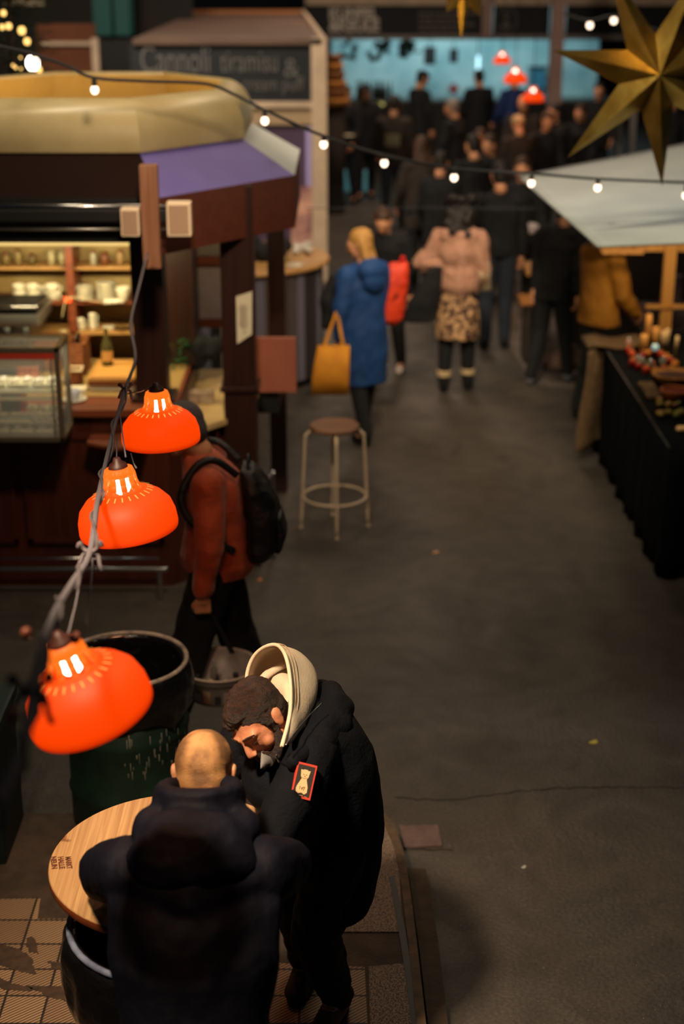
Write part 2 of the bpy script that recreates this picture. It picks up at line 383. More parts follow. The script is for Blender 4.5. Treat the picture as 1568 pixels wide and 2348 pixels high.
# tile fields
def tiles(px):
    b = B(); b.prism([(at(x, y, z=.126).x, at(x, y, z=.126).y) for x, y in px], .115, .126)
    me = b.mesh('floor'); return link('floor', me, TILE, kind='structure', keep=True)
tiles([(-40, 2062), (93, 2060), (86, 2107), (470, 2107), (470, 2480), (-120, 2480)])
tiles([(470, 2200), (836, 2217), (846, 2420), (470, 2480)])
for pxs in ([(-20, 2160), (40, 2172), (72, 2196), (84, 2232), (50, 2228), (-20, 2208)], [(58, 2150), (76, 2148), (92, 2186), (64, 2182)], [(60, 2258), (150, 2262), (214, 2292), (170, 2300), (100, 2280)], [(104, 2204), (160, 2204), (152, 2224), (122, 2219)], [(-20, 2236), (30, 2256), (78, 2266), (60, 2274), (-20, 2262)], [(170, 2268), (205, 2270), (214, 2284), (190, 2282)]):
    b = B(); ps = [at(x, y, z=.128) for x, y in pxs]; rp = []
    for i in range(len(ps)):
        for k in range(5): q = ps[i].lerp(ps[(i+1) % len(ps)], k/5); rp.append((q.x+rnd.uniform(-.006, .006), q.y+rnd.uniform(-.006, .006)))
    b.prism(rp, .12, .1275); struct('floor', b, mat('patch_cement', (58, 44, 34), .85, c2=(76, 58, 44), scale=30, bump=.4))
# litter on the asphalt
for i, (x, y, s, c, lb) in enumerate([(998, 1267, .022, (190, 140, 100), 'tan crumb of litter on the asphalt below the bar stool to the right'), (595, 1330, .018, (190, 110, 60), 'orange crumb of litter on the floor behind the walker with the backpack'), (1360, 1703, .024, (190, 180, 80), 'yellow leaf scrap lying alone on the dark asphalt at right'), (1200, 1990, .012, (170, 170, 165), 'tiny pale scrap on the asphalt in the lower right')]):
    p = at(x, y, z=0); b = B()
    b.loft([(p+V((0, 0, .001)), V((s, 0, 0)), V((0, s*.6, 0))), (p+V((.002, 0, .006)), V((s*.8, s*.3, .002)), V((0, s*.5, .003)))], 7)
    b.done('litter_scrap', mat('litter%d' % i, c, .8), world=True, label=lb, category='litter', group='scraps of litter on the floor')
# long cracks in the asphalt
for j, cp in enumerate(([(905, 1828), (960, 1834), (1060, 1832), (1180, 1816), (1300, 1806), (1420, 1804), (1600, 1806)], [(1030, 1900), (1040, 1950), (925, 1946)])):
    ps = []
    for i in range(len(cp)-1):
        a, c = at(*cp[i], z=.001), at(*cp[i+1], z=.001)
        for k in range(8): q = a.lerp(c, k/8); q.y += rnd.uniform(-.008, .008); ps.append(q)
    b = B()
    for i in range(len(ps)-1):
        wv_ = .004+.003*noise.noise(ps[i]*9)
        b.poly([ps[i]+V((0, -wv_, 0)), ps[i+1]+V((0, -wv_, 0)), ps[i+1]+V((0, wv_, 0)), ps[i]+V((0, wv_, 0))])
    struct('floor', b, mat('crack', (20, 17, 14), .9))

# ================================================================ orange lamps
OR = m_glow('orange_shade_glow', (255, 74, 6), 1.0)
def m_shade():
    m = bpy.data.materials.new('orange_shade'); m.use_nodes = True; nt = m.node_tree; N = nt.nodes; L = nt.links; bb = N['Principled BSDF']
    bb.inputs['Base Color'].default_value = (1, .09, .005, 1); bb.inputs['Roughness'].default_value = .25
    tc = N.new('ShaderNodeTexCoord'); sp = N.new('ShaderNodeSeparateXYZ'); L.new(tc.outputs['Object'], sp.inputs[0])
    r = N.new('ShaderNodeValToRGB'); e = r.color_ramp.elements
    mr = N.new('ShaderNodeMapRange'); mr.inputs[1].default_value = 0; mr.inputs[2].default_value = .25; L.new(sp.outputs[2], mr.inputs[0]); L.new(mr.outputs[0], r.inputs[0])
    e[0].position = 0; e[0].color = (.55, .02, 0, 1); e[1].position = 1; e[1].color = (1, .16, .01, 1)
    q = e.new(.08); q.color = (.93, .050, .0005, 1); q = e.new(.5); q.color = (1, .056, .0005, 1); q = e.new(.66); q.color = (1, .19, .012, 1)
    L.new(r.outputs[0], bb.inputs['Emission Color']); bb.inputs['Emission Strength'].default_value = 1.0
    bb.inputs['Base Color'].default_value = (.2, .015, .002, 1); bb.inputs['Roughness'].default_value = .55; bb.inputs['Specular IOR Level'].default_value = .2
    return m
SHADE = m_shade()
SOCK = mat('lamp_cap', (60, 26, 18), .5)
def orange_lamp(c, R, label, tiltdeg=0, power=3, fwd=0, detail=True, group=None):
    "c: centre of the rim"
    k = R/.15
    t = thing('pendant_lamp', label, 'lamp', c, 0, group, tilt=(math.radians(fwd), math.radians(-tiltdeg)))
    b = B(); prof = [(.150, .0), (.152, .012), (.150, .045), (.140, .078), (.118, .104), (.090, .122), (.062, .132)]
    prof = [(r*k, z*k) for r, z in prof]
    b.lathe(prof, n=48); b.lathe([(r-.003*k, z-.001*k) for r, z in prof], n=48)
    sh = b.done('lamp_shade', SHADE, t, True)
    # neck crown of upright prongs with the bulb showing between them
    b = B(); NP = 10
    for i in range(NP):
        a = 2*math.pi*i/NP; ca, sa = math.cos(a), math.sin(a); pr = [(.062, .130), (.052, .142), (.046, .160), (.044, .182), (.038, .200)]
        wd = V((-sa, ca, 0))*.0095*k
        for j in range(len(pr)-1):
            p0 = V((ca*pr[j][0], sa*pr[j][0], pr[j][1]))*k; p1 = V((ca*pr[j+1][0], sa*pr[j+1][0], pr[j+1][1]))*k; nrm = V((ca, sa, 0))*.004*k
            b.extr([p0-wd, p0+wd, p1+wd*.9, p1-wd*.9], nrm)
    b.lathe([(.064*k, .128*k), (.066*k, .134*k), (.060*k, .136*k)], n=32)
    b.lathe([(.044*k, .178*k), (.046*k, .186*k), (.038*k, .202*k), (.02*k, .206*k)], n=32)
    b.done('lamp_neck', SHADE, t, True)
    if detail:
        b = B()
        for i in range(24):
            a = 2*math.pi*(i+.5)/24; d = V((math.cos(a), math.sin(a), 0)); s_ = V((-d.y, d.x, 0))*.0013*k
            p0 = d*.076*k + V((0, 0, .1290*k)); p1 = d*.094*k + V((0, 0, .1215*k)); u = V((0, 0, .0015*k))
            b.poly([p0-s_+u, p0+s_+u, p1+s_+u, p1-s_+u])
        b.done('vent_slots', m_glow_shared, t)
    b = B(); b.ell((0, 0, .150*k), (.030*k, .030*k, .034*k)); b.done('bulb', BULB_HOT, t, True)
    b = B(); b.lathe([(.001, .235*k), (.010*k, .234*k), (.014*k, .222*k), (.026*k, .214*k), (.032*k, .200*k), (.03*k, .188*k)], n=24)
    b.done('lamp_cap', SOCK, t, True)
    if power:
        l = point('lamp_light', (0, 0, 0), power, (1, .45, .18), .03); l.parent = t; l.location = (0, 0, .05*k)
    return t
m_glow_shared = m_glow('slot_glow', (255, 190, 90), 1.6)
LG = 'glowing orange lamps on the garland'
lA = at(370, 1012, Y=5.62); lB = at(297, 1215, Y=4.35); lC = at(213, 1635, Y=3.22)
orange_lamp(lA, .150, 'small glowing orange dome lamp hanging before the grey-hatted walker, highest of the three at left', 3, 7, group=LG)
orange_lamp(lB, .150, 'middle glowing orange dome lamp on the sagging cord, left of the rust jacket', 7, 7, group=LG)
orange_lamp(lC, .150, 'largest nearest glowing orange lamp hanging in front of the lined drum', 17, 2, 6, group=LG)
# the cord garland that carries them, coming towards the camera
CORD = mat('grey_cord', (90, 84, 90), .8)
CORD_B = mat('cord_bow', (88, 80, 84), .8, c2=(70, 62, 66), scale=20)
g = thing('cord_garland', 'thin grey braided cord sagging down past the three orange lamps at left', 'cord', at(290, 892, Y=5.7))
path = [at(338, 580, Y=8.3), at(318, 660, Y=7.9), at(300, 740, Y=7.4), at(310, 820, Y=6.8), at(288, 890, Y=5.7), at(262, 980, Y=5.3), at(238, 1080, Y=4.7), at(222, 1160, Y=4.1), at(206, 1270, Y=3.7), at(165, 1340, Y=3.2), at(130, 1400, Y=2.9), at(100, 1480, Y=2.6), at(78, 1580, Y=2.35), at(60, 1680, Y=2.1), at(25, 1790, Y=1.9), at(-30, 1900, Y=1.75)]
def smooth(ps, n=6):
    o = []
    for i in range(len(ps)-1):
        p0, p1, p2, p3 = ps[max(i-1, 0)], ps[i], ps[i+1], ps[min(i+2, len(ps)-1)]
        for k in range(n):
            t = k/n; o.append(.5*((2*p1)+(p2-p0)*t+(2*p0-5*p1+4*p2-p3)*t*t+(3*p1-p0-3*p2+p3)*t**3))
    o.append(ps[-1]); return o
sp_ = smooth(path); b = B(); b.tube(sp_, [.006+.004*min(1, i/len(sp_)*1.3) for i in range(len(sp_))], 8)
b.done('cord', CORD, g, True, True)
b = B(); tw = [p + V((.014*math.sin(i*.9), 0, .014*math.cos(i*.9))) for i, p in enumerate(sp_[24:])]; b.tube(tw, .0045, 6); b.done('fairy_wire', CORD_B, g, True, True)
# thin drop wires from the cord to each lamp
for (s0, e0) in ((at(283, 905, Y=5.66), lA+V((0, 0, .235))), (at(275, 950, Y=5.4), lB+V((.0, 0, .235))), (at(268, 1000, Y=5.2), lB+V((-.03, 0, .2))), (at(300, 1040, Y=4.9), lB+V((.03, 0, .2))), (at(212, 1280, Y=3.65), lC+V((0, 0, .235))), (at(190, 1300, Y=3.6), lC+V((-.05, 0, .19)))):
    b = B(); b.tube([s0, s0.lerp(e0, .5)+V((0, 0, -.01)), e0], .0026, 6); b.done('drop_wire', CORD, g, True, True)
# knotted ribbon bows and small unlit bulbs tied along the cord
for (x, y, Y, s) in ((206, 1268, 3.7, .026), (70, 1590, 2.3, .03), (288, 893, 5.7, .022)):
    c = at(x, y, Y=Y); b = B()
    for sx, sz in ((-1, .8), (1, .9), (-1, -.8), (1, -1.0)):
        tip = c + V((sx*s, .01*sz, sz*s*1.2)); b.tube(smooth([c, c+V((sx*s*.7, .01, sz*s*.4)), tip, tip+V((sx*s*.2, 0, -s*.5))], 4), .006, 6)
    b.ell(c, (s*.35, s*.3, s*.35), n=10); b.done('cord_knot', CORD_B, g, True, True)
for (x, y, Y) in ((60, 1452, 2.8), (95, 1600, 2.45), (172, 1462, 2.9), (30, 1640, 2.1)):
    c = at(x, y, Y=Y); b = B(); b.ell(c, (.012, .012, .014), n=10); b.done('unlit_bulb', mat('unlit_bulb', (150, 84, 64), .3), g, True, True)
# ================================================================ figure helpers
from mathutils.bvhtree import BVHTree
def hand(b, w, d, n, th, s=1.0, curl=35):
    "w wrist, d finger direction, n palm normal (palm side), th thumb side direction"
    w, d, n, th = V(w), V(d).normalized(), V(n).normalized(), V(th).normalized()
    b.cap(w, w+d*.03*s, .024*s, .026*s)
    for i, o in enumerate((-.030, -.010, .010, .030)):
        b.cap(w+d*.025*s - th*o*.7*s, w+d*.088*s - th*o*s, .016*s, .0125*s)
        L_ = (.078, .086, .080, .062)[i]; p = w+d*.088*s - th*o*s; dd = d.copy()
        for j, fr in enumerate((.45, .32, .23)):
            ax = d.cross(n).normalized(); dd = Matrix.Rotation(math.radians(curl*(1.15 if j else .9)), 3, ax) @ dd
            q = p + dd*L_*fr*s; b.cap(p, q, (.0098, .0088, .0078)[j]*s, (.0088, .0078, .0068)[j]*s, 10); p = q
    p0 = w + d*.030*s + th*.026*s; p1 = p0 + (th*.55+d*.75+n*.25).normalized()*.038*s; p2 = p1 + (d*.8+n*.5).normalized()*.032*s
    b.cap(p0, p1, .014*s, .011*s, 10); b.cap(p1, p2, .011*s, .0085*s, 10)
def head_prims(b, c, R, s=1.0, beard=False):
    c = V(c); X_, Y_, Z_ = R.col[0], R.col[1], R.col[2]
    def P(x, y, z): return c + (X_*x + Y_*y + Z_*z)*s
    def E(p, r, tilt=0):
        RR = R @ rot('X', tilt) if tilt else R
        b.ell(P(*p), [q*s for q in r], RR, 18)
    E((0, -.012, .030), (.076, .096, .088)); E((0, .030, -.005), (.066, .070, .078)); E((0, .034, -.060), (.050, .056, .046))
    E((0, .074, -.088), (.022, .018, .016)); E((0, .062, .022), (.058, .030, .030))
    for sx in (-1, 1):
        E((sx*.043, .056, -.030), (.022, .022, .028)); E((sx*.032, .076, .006), (.015, .012, .010))
        b.cap(P(sx*.012, .093, .024), P(sx*.048, .080, .026), .0085*s, .0065*s, 10)
        E((sx*.079, -.008, -.006), (.008, .020, .033), 12); E((sx*.084, -.014, .008), (.006, .018, .020), 12); E((sx*.010, .106, -.034), (.009, .010, .008))
        b.cap(P(sx*.052, .01, -.05), P(sx*.030, .06, -.082), .022*s, .018*s, 10)
    b.cap(P(0, .088, .020), P(0, .110, -.022), .009*s, .012*s, 12); E((0, .112, -.028), (.0125, .013, .011))
    E((0, .091, -.052), (.022, .010, .006)); E((0, .088, -.064), (.019, .010, .007))
    b.cap(P(0, -.02, -.045), P(0, -.045, -.13), .055*s, .058*s)
def headR(f, u):
    f, u = V(f).normalized(), V(u); u = (u - f*u.dot(f)).normalized(); x = f.cross(u)
    return Matrix((x, f, u)).transposed()
def surf(o, px, py, off=0.002):
    "point and normal where the surface of o shows at a pixel"
    M = Matrix.Identity(4); q = o; Ms = []
    while q: Ms.append(q.matrix_parent_inverse @ q.matrix_basis if q.parent else q.matrix_basis); q = q.parent
    for m_ in reversed(Ms): M = M @ m_
    vs_ = [M @ v.co for v in o.data.vertices]; t = BVHTree.FromPolygons(vs_, [p.vertices[:] for p in o.data.polygons])
    org = V((0, 0, CAMZ)); d = (at(px, py, Y=5)-org).normalized(); h = t.ray_cast(org, d)
    if h[0] is None: h = t.find_nearest(at(px, py, Y=5)); 
    n = h[1]; n = -n if n.dot(d) > 0 else n
    return h[0]+n*off, n

# ================================================================ round pine standing table over a lined drum
TC = V((-.522, 4.06, 0)); TR = .384; TZ = 1.13
t = thing('standing_table', 'round pine standing table with dark burnt knots and stamped letters, two men leaning on it', 'table', TC+V((0, 0, .126)))
b = B(); b.lathe([(.001, TZ-.026), (TR-.006, TZ-.026), (TR, TZ-.02), (TR, TZ-.004), (TR-.003, TZ), (.001, TZ)], TC, 96); tt = b.done('tabletop', PINE, t, False, True)
b = B(); b.lathe([(TR+.0005, TZ-.026), (TR+.002, TZ-.018), (TR+.002, TZ-.008), (TR+.0005, TZ-.002)], TC, 96); b.done('edge_band', PINE_EDGE, tt, True)
b = B(); b.cyl(TC+V((0, 0, .14)), TC+V((0, 0, TZ-.026)), .03); b.box(TC+V((0, 0, TZ-.035)), (.3, .3, .014)); b.lathe([(.001, .126), (.2, .126), (.2, .14), (.04, .16), (.001, .16)], TC, 32); b.done('table_stem', BLACKM, t, False, True)
STAMP = mat('stamp_ink', (84, 42, 22), .8)
for i, wd in enumerate(('MARKT', 'HALLE', 'NEUN')):
    p = at(157-17*i, 1978, z=TZ+.0006)
    text(wd, 'stamped_letters', STAMP, tt, frame(p, at(160, 1986, z=TZ)-at(155, 1950, z=TZ), V((1, .12, 0))), size=.024, depth=.0002, bold=.0010, width=.068)
def bin_bag(t, c, R, rz, z0, ztop, seed, drop=.3, outer=True):
    "plastic bag lining: folded over the rim"
    def f(u, v):
        a = u*2*math.pi; ca, sa = math.cos(a), math.sin(a)
        if v < .5:
            q = v/.5; z = ztop - drop*(1-q)*(1+.25*noise.noise(V((ca*2, sa*2, seed)))); r = R*(1.035+.06*math.sin(q*math.pi)) + .018*noise.noise(V((ca*5+seed, sa*5, q*3)))
        else:
            q = (v-.5)/.5; z = ztop - max(0, q-.075)*.32; r = R*(.925-.10*q*q) + (R*.075)*max(0, 1-q*12) + .018*noise.noise(V((ca*4+seed, sa*4, q*4+5)))*min(1, q*4)
        return V((c[0]+r*ca, c[1]+r*sa, z+.004))
    b = B(); b.grid(f, 72, 28, True)
    b.lathe([(.001, ztop-.31), (R*.94, ztop-.29)], (c[0], c[1], 0), 36)
    b.done('bin_liner', BLACKBAG, t, True, True)
def drum(name, label, c, R, h, z0, seed, body, rimm, scr=False, drop=.3):
    t = thing(name, label, 'bin', (c[0], c[1], z0))
    b = B(); pr = [(.001, z0), (R*.97, z0), (R*.98, z0+.02)]
    for q in (.33, .66): pr += [(R*.98, z0+h*q-.015), (R*1.01, z0+h*q), (R*.98, z0+h*q+.015)]
    pr += [(R*.98, z0+h)]; pr += [(R*.95, z0+h), (R*.95, z0+.03), (.001, z0+.03)]
    b.lathe(pr, (c[0], c[1], 0), 48); b.done('drum_body', body, t, True, True)
    b = B(); b.tube([(c[0]+R*1.0*math.cos(a/48*2*math.pi), c[1]+R*1.0*math.sin(a/48*2*math.pi), z0+h+.006) for a in range(48)], .0105, 8, True); b.done('rim_ring', rimm, t, True, True)
    bin_bag(t, c, R, 0, z0, z0+h, seed, drop)
    return t
RIMW = mat('worn_rim', (170, 160, 148), .45, c2=(110, 104, 98), scale=20)
RIMB = mat('blue_lit_rim', (118, 126, 150), .35, c2=(84, 92, 112), scale=20)  # bluish light on the near drum's rim is put into this colour
drum('lined_drum', 'dark drum lined with a black bag standing under the round pine table', (-.535, 3.965), .302, .84, .126, 3, BLACKM, RIMB)
dg_ = drum('lined_drum', 'tall green oil drum lined with a glossy black bag behind the bald man', (-.945, 5.98), .27, .87, 0, 9, DRUM_G, RIMW, drop=.22)
b = B()
for i in range(40):
    a = rnd.uniform(-1.5, -.25); z = rnd.uniform(.46, .66); l_ = rnd.uniform(.01, .05); R_ = .2690
    ca, sa = math.cos(a), math.sin(a); tw = V((-sa, ca, 0))*rnd.uniform(.001, .0025)
    p = V((-.945+R_*ca, 5.98+R_*sa, z)); b.extr([p-tw, p+tw, p+tw*.4+V((0, 0, -l_)), p-tw*.4+V((0, 0, -l_))], V((ca, sa, 0))*.001)
b.done('paint_scratches', mat('scratch', (140, 140, 130), .7), dg_, False, True)
# dark block behind the table at the left edge of the picture
t = thing('lidded_bin', 'dark teal lidded bin cut by the left edge beside the cord', 'bin', at(-60, 1800, Y=5.6).xy.to_3d()+V((0, 0, 0)))
c_ = at(-30, 1800, Y=5.55); b = B(); b.box((c_.x-.12, 5.75, .36), (.34, .4, .72), bev=.02); b.done('bin_body', mat('teal_dark', (8, 26, 28), .6), t, False, True)
b = B(); b.box((c_.x-.12, 5.75, .745), (.37, .43, .05), bev=.015); b.done('bin_lid', mat('teal_lid', (10, 36, 38), .5), t, False, True)

# ================================================================ man with cropped hair, seen from behind
h1 = V((-.395, 3.845, 1.557)); R1 = headR((.06, .86, -.42), (0, .42, .9))
CROP = mat('cropped_hair', (176, 128, 80), .65, c2=(112, 78, 48), scale=13, lo=.42, hi=.62, detail=8, bump=.35, bscale=260)
b = B(); head_prims(b, h1, R1, 1.06)
b.cap((-.40, 3.72, 1.50), (-.40, 3.60, 1.42), .055, .07)
b.tor([(-.395, 3.28, .98, .15, .10), (-.395, 3.30, 1.15, .15, .10), (-.40, 3.40, 1.32, .17, .11), (-.40, 3.52, 1.44, .15, .09)])
for sx, sh, el, wr in ((-1, (-.56, 3.56, 1.43), (-.69, 3.86, 1.215), (-.53, 4.10, 1.19)), (1, (-.24, 3.56, 1.43), (-.19, 3.90, 1.215), (-.37, 4.12, 1.19))):
    b.cap((-.40, 3.5, 1.4), sh, .07, .055); b.cap(sh, el, .052, .042); b.cap(el, wr, .042, .028)
    hand(b, wr, (-sx*.5, .75, -.06), (0, 0, -1), (-sx*.9, -.4, .2), 1, 18)
for sx in (-1, 1):
    hx = -.395+sx*.09; b.cap((hx, 3.28, .98), (hx, 3.36, .58), .085, .06); b.cap((hx, 3.36, .58), (hx, 3.30, .22), .055, .04); b.cap((hx, 3.30, .2), (hx, 3.42, .16), .04, .03)
p1 = b.blob('person', SKIN, voxel=.0055, sm=2, label='cropped-haired man in a navy puffer jacket seen from behind, leaning on the pine table', category='person')
# close-cropped hair
b = B(); b.ell(h1+R1@V((0, -.016, .034)), (.0835, .1030, .0940), R1, 24); b.ell(h1+R1@V((0, -.047, -.01)), (.075, .066, .076), R1, 24)
b.blob('hair', CROP, p1, .006, 2)
# puffer jacket
b = B()
b.tor([(-.385, 3.27, .80, .205, .15), (-.385, 3.27, .98, .21, .155), (-.385, 3.29, 1.16, .20, .155), (-.39, 3.37, 1.30, .225, .165), (-.395, 3.47, 1.40, .235, .155), (-.40, 3.56, 1.47, .20, .12), (-.40, 3.64, 1.51, .12, .09)])
for sh, el, wr in (((-.575, 3.54, 1.43), (-.70, 3.83, 1.225), (-.555, 4.07, 1.205)), ((-.215, 3.54, 1.43), (-.175, 3.87, 1.225), (-.345, 4.09, 1.205))):
    b.cap((-.40, 3.46, 1.40), sh, .12, .095); b.chain([sh, V(sh).lerp(V(el), .5)+V(((-1 if sh[0] < -.4 else 1)*.015, 0, .01)), el], [.098, .090, .072]); b.cap(el, wr, .072, .05)
jk = b.blob('jacket', NAVY2, p1, .009, 4, disp=fold(.010, 9, 2, (1, 1, .6)))
# stand-up collar and hood lying on the back
b = B()
for k in range(28):
    a = 2*math.pi*k/28; x = math.cos(a); y = math.sin(a)
    b.ell((-.40+.100*x, 3.71+.090*y, 1.552-.03*y), (.036, .034, .062), None, 10)
for (x, y, z, rx, ry, rz_) in ((-.40, 3.545, 1.535, .155, .10, .075), (-.47, 3.50, 1.50, .10, .09, .07), (-.33, 3.50, 1.50, .10, .09, .07), (-.40, 3.45, 1.44, .125, .075, .085), (-.52, 3.60, 1.53, .055, .09, .05), (-.275, 3.60, 1.53, .055, .09, .05)):
    b.ell((x, y, z), (rx, ry, rz_))
b.ell((-.40, 3.50, 1.49), (.185, .12, .115)); b.blob('jacket_hood', NAVY2, p1, .009, 8, disp=fold(.008, 8, 5, (1, 1, 1.8)))
for sx in (-1, 1):
    hx = -.39+sx*.10; b = B(); b.cap((hx, 3.28, 1.0), (hx, 3.36, .58), .12, .095); b.cap((hx, 3.36, .58), (hx, 3.30, .22), .09, .075); b.blob('trouser_leg', BLACKC, p1, .015, 3)
    b = B(); b.cap((hx, 3.27, .18), (hx, 3.42, .165), .05, .042); b.box((hx, 3.34, .137), (.09, .26, .024), bev=.008); b.blob('shoe', BLACKC, p1, .012, 2)
p, n = surf(jk, 440, 1978, .003)
ux = V((1, 0, 0)); uy = n.cross(ux).normalized(); uy = uy if uy.z > 0 else -uy; ux = uy.cross(n)
b = B(); b.extr([p-ux*.017+uy*.012, p+ux*.018+uy*.013, p+ux*.004-uy*.017], n*.002); b.done('triangle_badge', mat('silver_badge', (150, 152, 140), .4, .4), p1, world=True)

# ================================================================ man with beard in navy parka and white hood
h2 = V((-.262, 4.27, 1.50)); R2 = headR((-.35, -.754, -.502), (-.6, -.25, .70))
HAIR2 = mat('dark_brown_hair', (22, 12, 8), .5, c2=(46, 24, 13), scale=40, detail=5, bump=.6, bscale=200, stretch=(1, 1, 3))
b = B(); head_prims(b, h2, R2, 1.0)
nb = V((-.165, 4.36, 1.375))
b.cap(h2+R2@V((0, -.04, -.05)), nb, .052, .048)
b.loft([((-.03, 4.46, .95), (0, .14, 0), (.10, 0, 0)), ((-.02, 4.45, 1.15), (0, .14, 0), (.10, 0, 0)), ((-.05, 4.43, 1.30), (0, .16, 0), (.10, 0, .02)), ((-.09, 4.42, 1.33), (0, .12, 0), (.07, 0, .03))])
A2 = [(V((-.10, 4.235, 1.375)), V((-.215, 3.99, 1.215)), V((-.44, 4.16, 1.20))), (V((-.26, 4.57, 1.385)), V((-.40, 4.42, 1.215)), V((-.50, 4.27, 1.20)))]
for k, (sh, el, wr) in enumerate(A2):
    b.cap((-.11, 4.40, 1.29), sh+V((0, 0, -.03)), .06, .05); b.cap(sh, el, .052, .042); b.cap(el, wr, .042, .028)
    hand(b, wr, (-.8, .2-.4*k, -.1), (0, 0, -1), (-.3, .8-1.6*k, .2), 1, 22)
LEG2 = [(V((-.02, 4.37, .95)), V((-.09, 4.40, .60)), V((-.02, 4.56, .22)), V((-.07, 4.44, .17))), (V((-.05, 4.54, .95)), V((-.17, 4.64, .60)), V((-.135, 4.78, .22)), V((-.165, 4.66, .17)))]
for hp, kn, an, to in LEG2: b.cap(hp, kn, .08, .055); b.cap(kn, an, .055, .038); b.cap(an, to, .038, .028)
p2 = b.blob('person', SKIN_P, voxel=.0045, sm=2, label='bearded man in a navy parka and white hood bowing over the pine table', category='person')
def H2(x, y, z): return h2 + R2@V((x, y, z))
b = B(); b.ell(H2(0, -.022, .046), (.083, .100, .086), R2, 24); b.ell(H2(0, -.040, .0), (.078, .072, .080), R2, 24); b.ell(H2(0, .014, .088), (.058, .066, .038), R2, 20); b.ell(H2(.026, .064, .070), (.030, .022, .022), R2, 16)
for sx in (-1, 1): b.cap(H2(sx*.066, .018, .03), H2(sx*.070, .022, -.022), .018, .010)
def hairdisp(p): return .0035*noise.noise(p*90)+.004*noise.noise(p*30)
b.blob('hair', HAIR2, p2, .0045, 1, disp=hairdisp)
b = B()
for sx in (-1, 1):
    b.chain([H2(sx*.070, .018, -.024), H2(sx*.062, .036, -.060), H2(sx*.036, .070, -.090), H2(0, .084, -.100)], [.010, .019, .022, .026]); b.cap(H2(0, .101, -.043), H2(sx*.026, .090, -.055), .0075, .006)
    b.cap(H2(sx*.026, .090, -.055), H2(sx*.030, .076, -.08), .008, .014)
b.blob('beard', HAIR2, p2, .0045, 1, disp=lambda p: .002*noise.noise(p*120))
for sx in (-1, 1):
    b = B(); b.chain([H2(sx*.014, .1005, .030), H2(sx*.034, .095, .034), H2(sx*.052, .080, .028)], [.0026, .0034, .0022], 8); b.done('eyebrow', HAIR2, p2, True)
    b = B(); b.chain([H2(sx*.020, .0905, .004), H2(sx*.032, .0905, .000), H2(sx*.045, .084, .003)], [.0016, .0022, .0014], 8); b.done('closed_eyelashes', HAIR2, p2, True)
# white hood standing up behind the head
HOODM = mat('white_hoodie', (205, 186, 160), .85, c2=(214, 198, 174), scale=10, bump=.12, bscale=120)
rows = [[(567, 1600, 4.56), (566, 1548, 4.60), (580, 1508, 4.62), (606, 1484, 4.60), (636, 1480, 4.55), (656, 1508, 4.46), (666, 1570, 4.35), (664, 1640, 4.24), (646, 1712, 4.10)],
        [(572, 1600, 4.62), (572, 1548, 4.68), (592, 1502, 4.71), (628, 1478, 4.69), (664, 1482, 4.62), (688, 1518, 4.52), (697, 1580, 4.41), (690, 1645, 4.29), (654, 1712, 4.12)],
        [(586, 1606, 4.66), (594, 1552, 4.74), (622, 1508, 4.77), (664, 1488, 4.75), (702, 1496, 4.69), (726, 1532, 4.60), (724, 1590, 4.48), (704, 1652, 4.34), (660, 1708, 4.15)],
        [(604, 1620, 4.66), (616, 1580, 4.74), (645, 1544, 4.77), (680, 1524, 4.76), (712, 1526, 4.70), (733, 1556, 4.60), (722, 1608, 4.48), (700, 1662, 4.34), (662, 1706, 4.17)],
        [(618, 1640, 4.58), (626, 1625, 4.62), (645, 1612, 4.64), (665, 1606, 4.64), (684, 1612, 4.61), (694, 1630, 4.55), (692, 1650, 4.47), (682, 1676, 4.36), (660, 1704, 4.20)]]
b = B(); g_ = [[at(x, y, Y=Y) for x, y, Y in r] for r in rows]
vv = [[b.m.verts.new(p + V((0, 0, 0))) for p in r] for r in g_]
for i in range(4):
    for j in range(8): b.m.faces.new((vv[i][j], vv[i][j+1], vv[i+1][j+1], vv[i+1][j]))
hd = b.done('white_hood', HOODM, p2, True, True)
q = hd.modifiers.new('t', 'SOLIDIFY'); q.thickness = .008; q.offset = 0
q = hd.modifiers.new('s', 'SUBSURF'); q.levels = 3; q.render_levels = 3
tx = bpy.data.textures.new('hood_folds', 'CLOUDS'); tx.noise_scale = .11; tx.noise_depth = 0
q = hd.modifiers.new('d', 'DISPLACE'); q.texture = tx; q.strength = .012; q.mid_level = .5; q.texture_coords = 'GLOBAL'
b = B(); b.chain([at(618, 1612, Y=4.60), at(648, 1572, Y=4.60), at(672, 1590, Y=4.52), at(672, 1640, Y=4.42)], [.030, .042, .042, .03]); b.chain([at(590, 1575, Y=4.62), at(615, 1545, Y=4.66), at(650, 1525, Y=4.66)], [.012, .016, .014]); b.blob('hood_lining', HOODM, p2, .007, 3, True, disp=fold(.005, 16, 3))
b = B(); b.tube(smooth(g_[0]), .0065, 8); b.done('hood_hem', HOODM, p2, True, True)
for fr_ in (.22, .45, .68):
    b = B(); b.tube(smooth([g_[0][j].lerp(g_[1][j], fr_)+V((-.004, -.006, .006)) for j in range(9)]), .0011, 5); b.done('hood_stitching', mat('hood_thread', (176, 156, 128), .9), p2, True, True)
b = B(); b.loft([(at(655, 1640, Y=4.42), (.03, .10, 0), (.0, 0, .05)), (at(640, 1720, Y=4.25), (.05, .07, 0), (-.03, .0, .04)), (at(606, 1760, Y=4.16), (.014, .02, 0), (0, 0, .014))]); b.blob('hoodie_collar', mat('grey_shirt', (118, 114, 112), .9), p2, .007, 2, True)
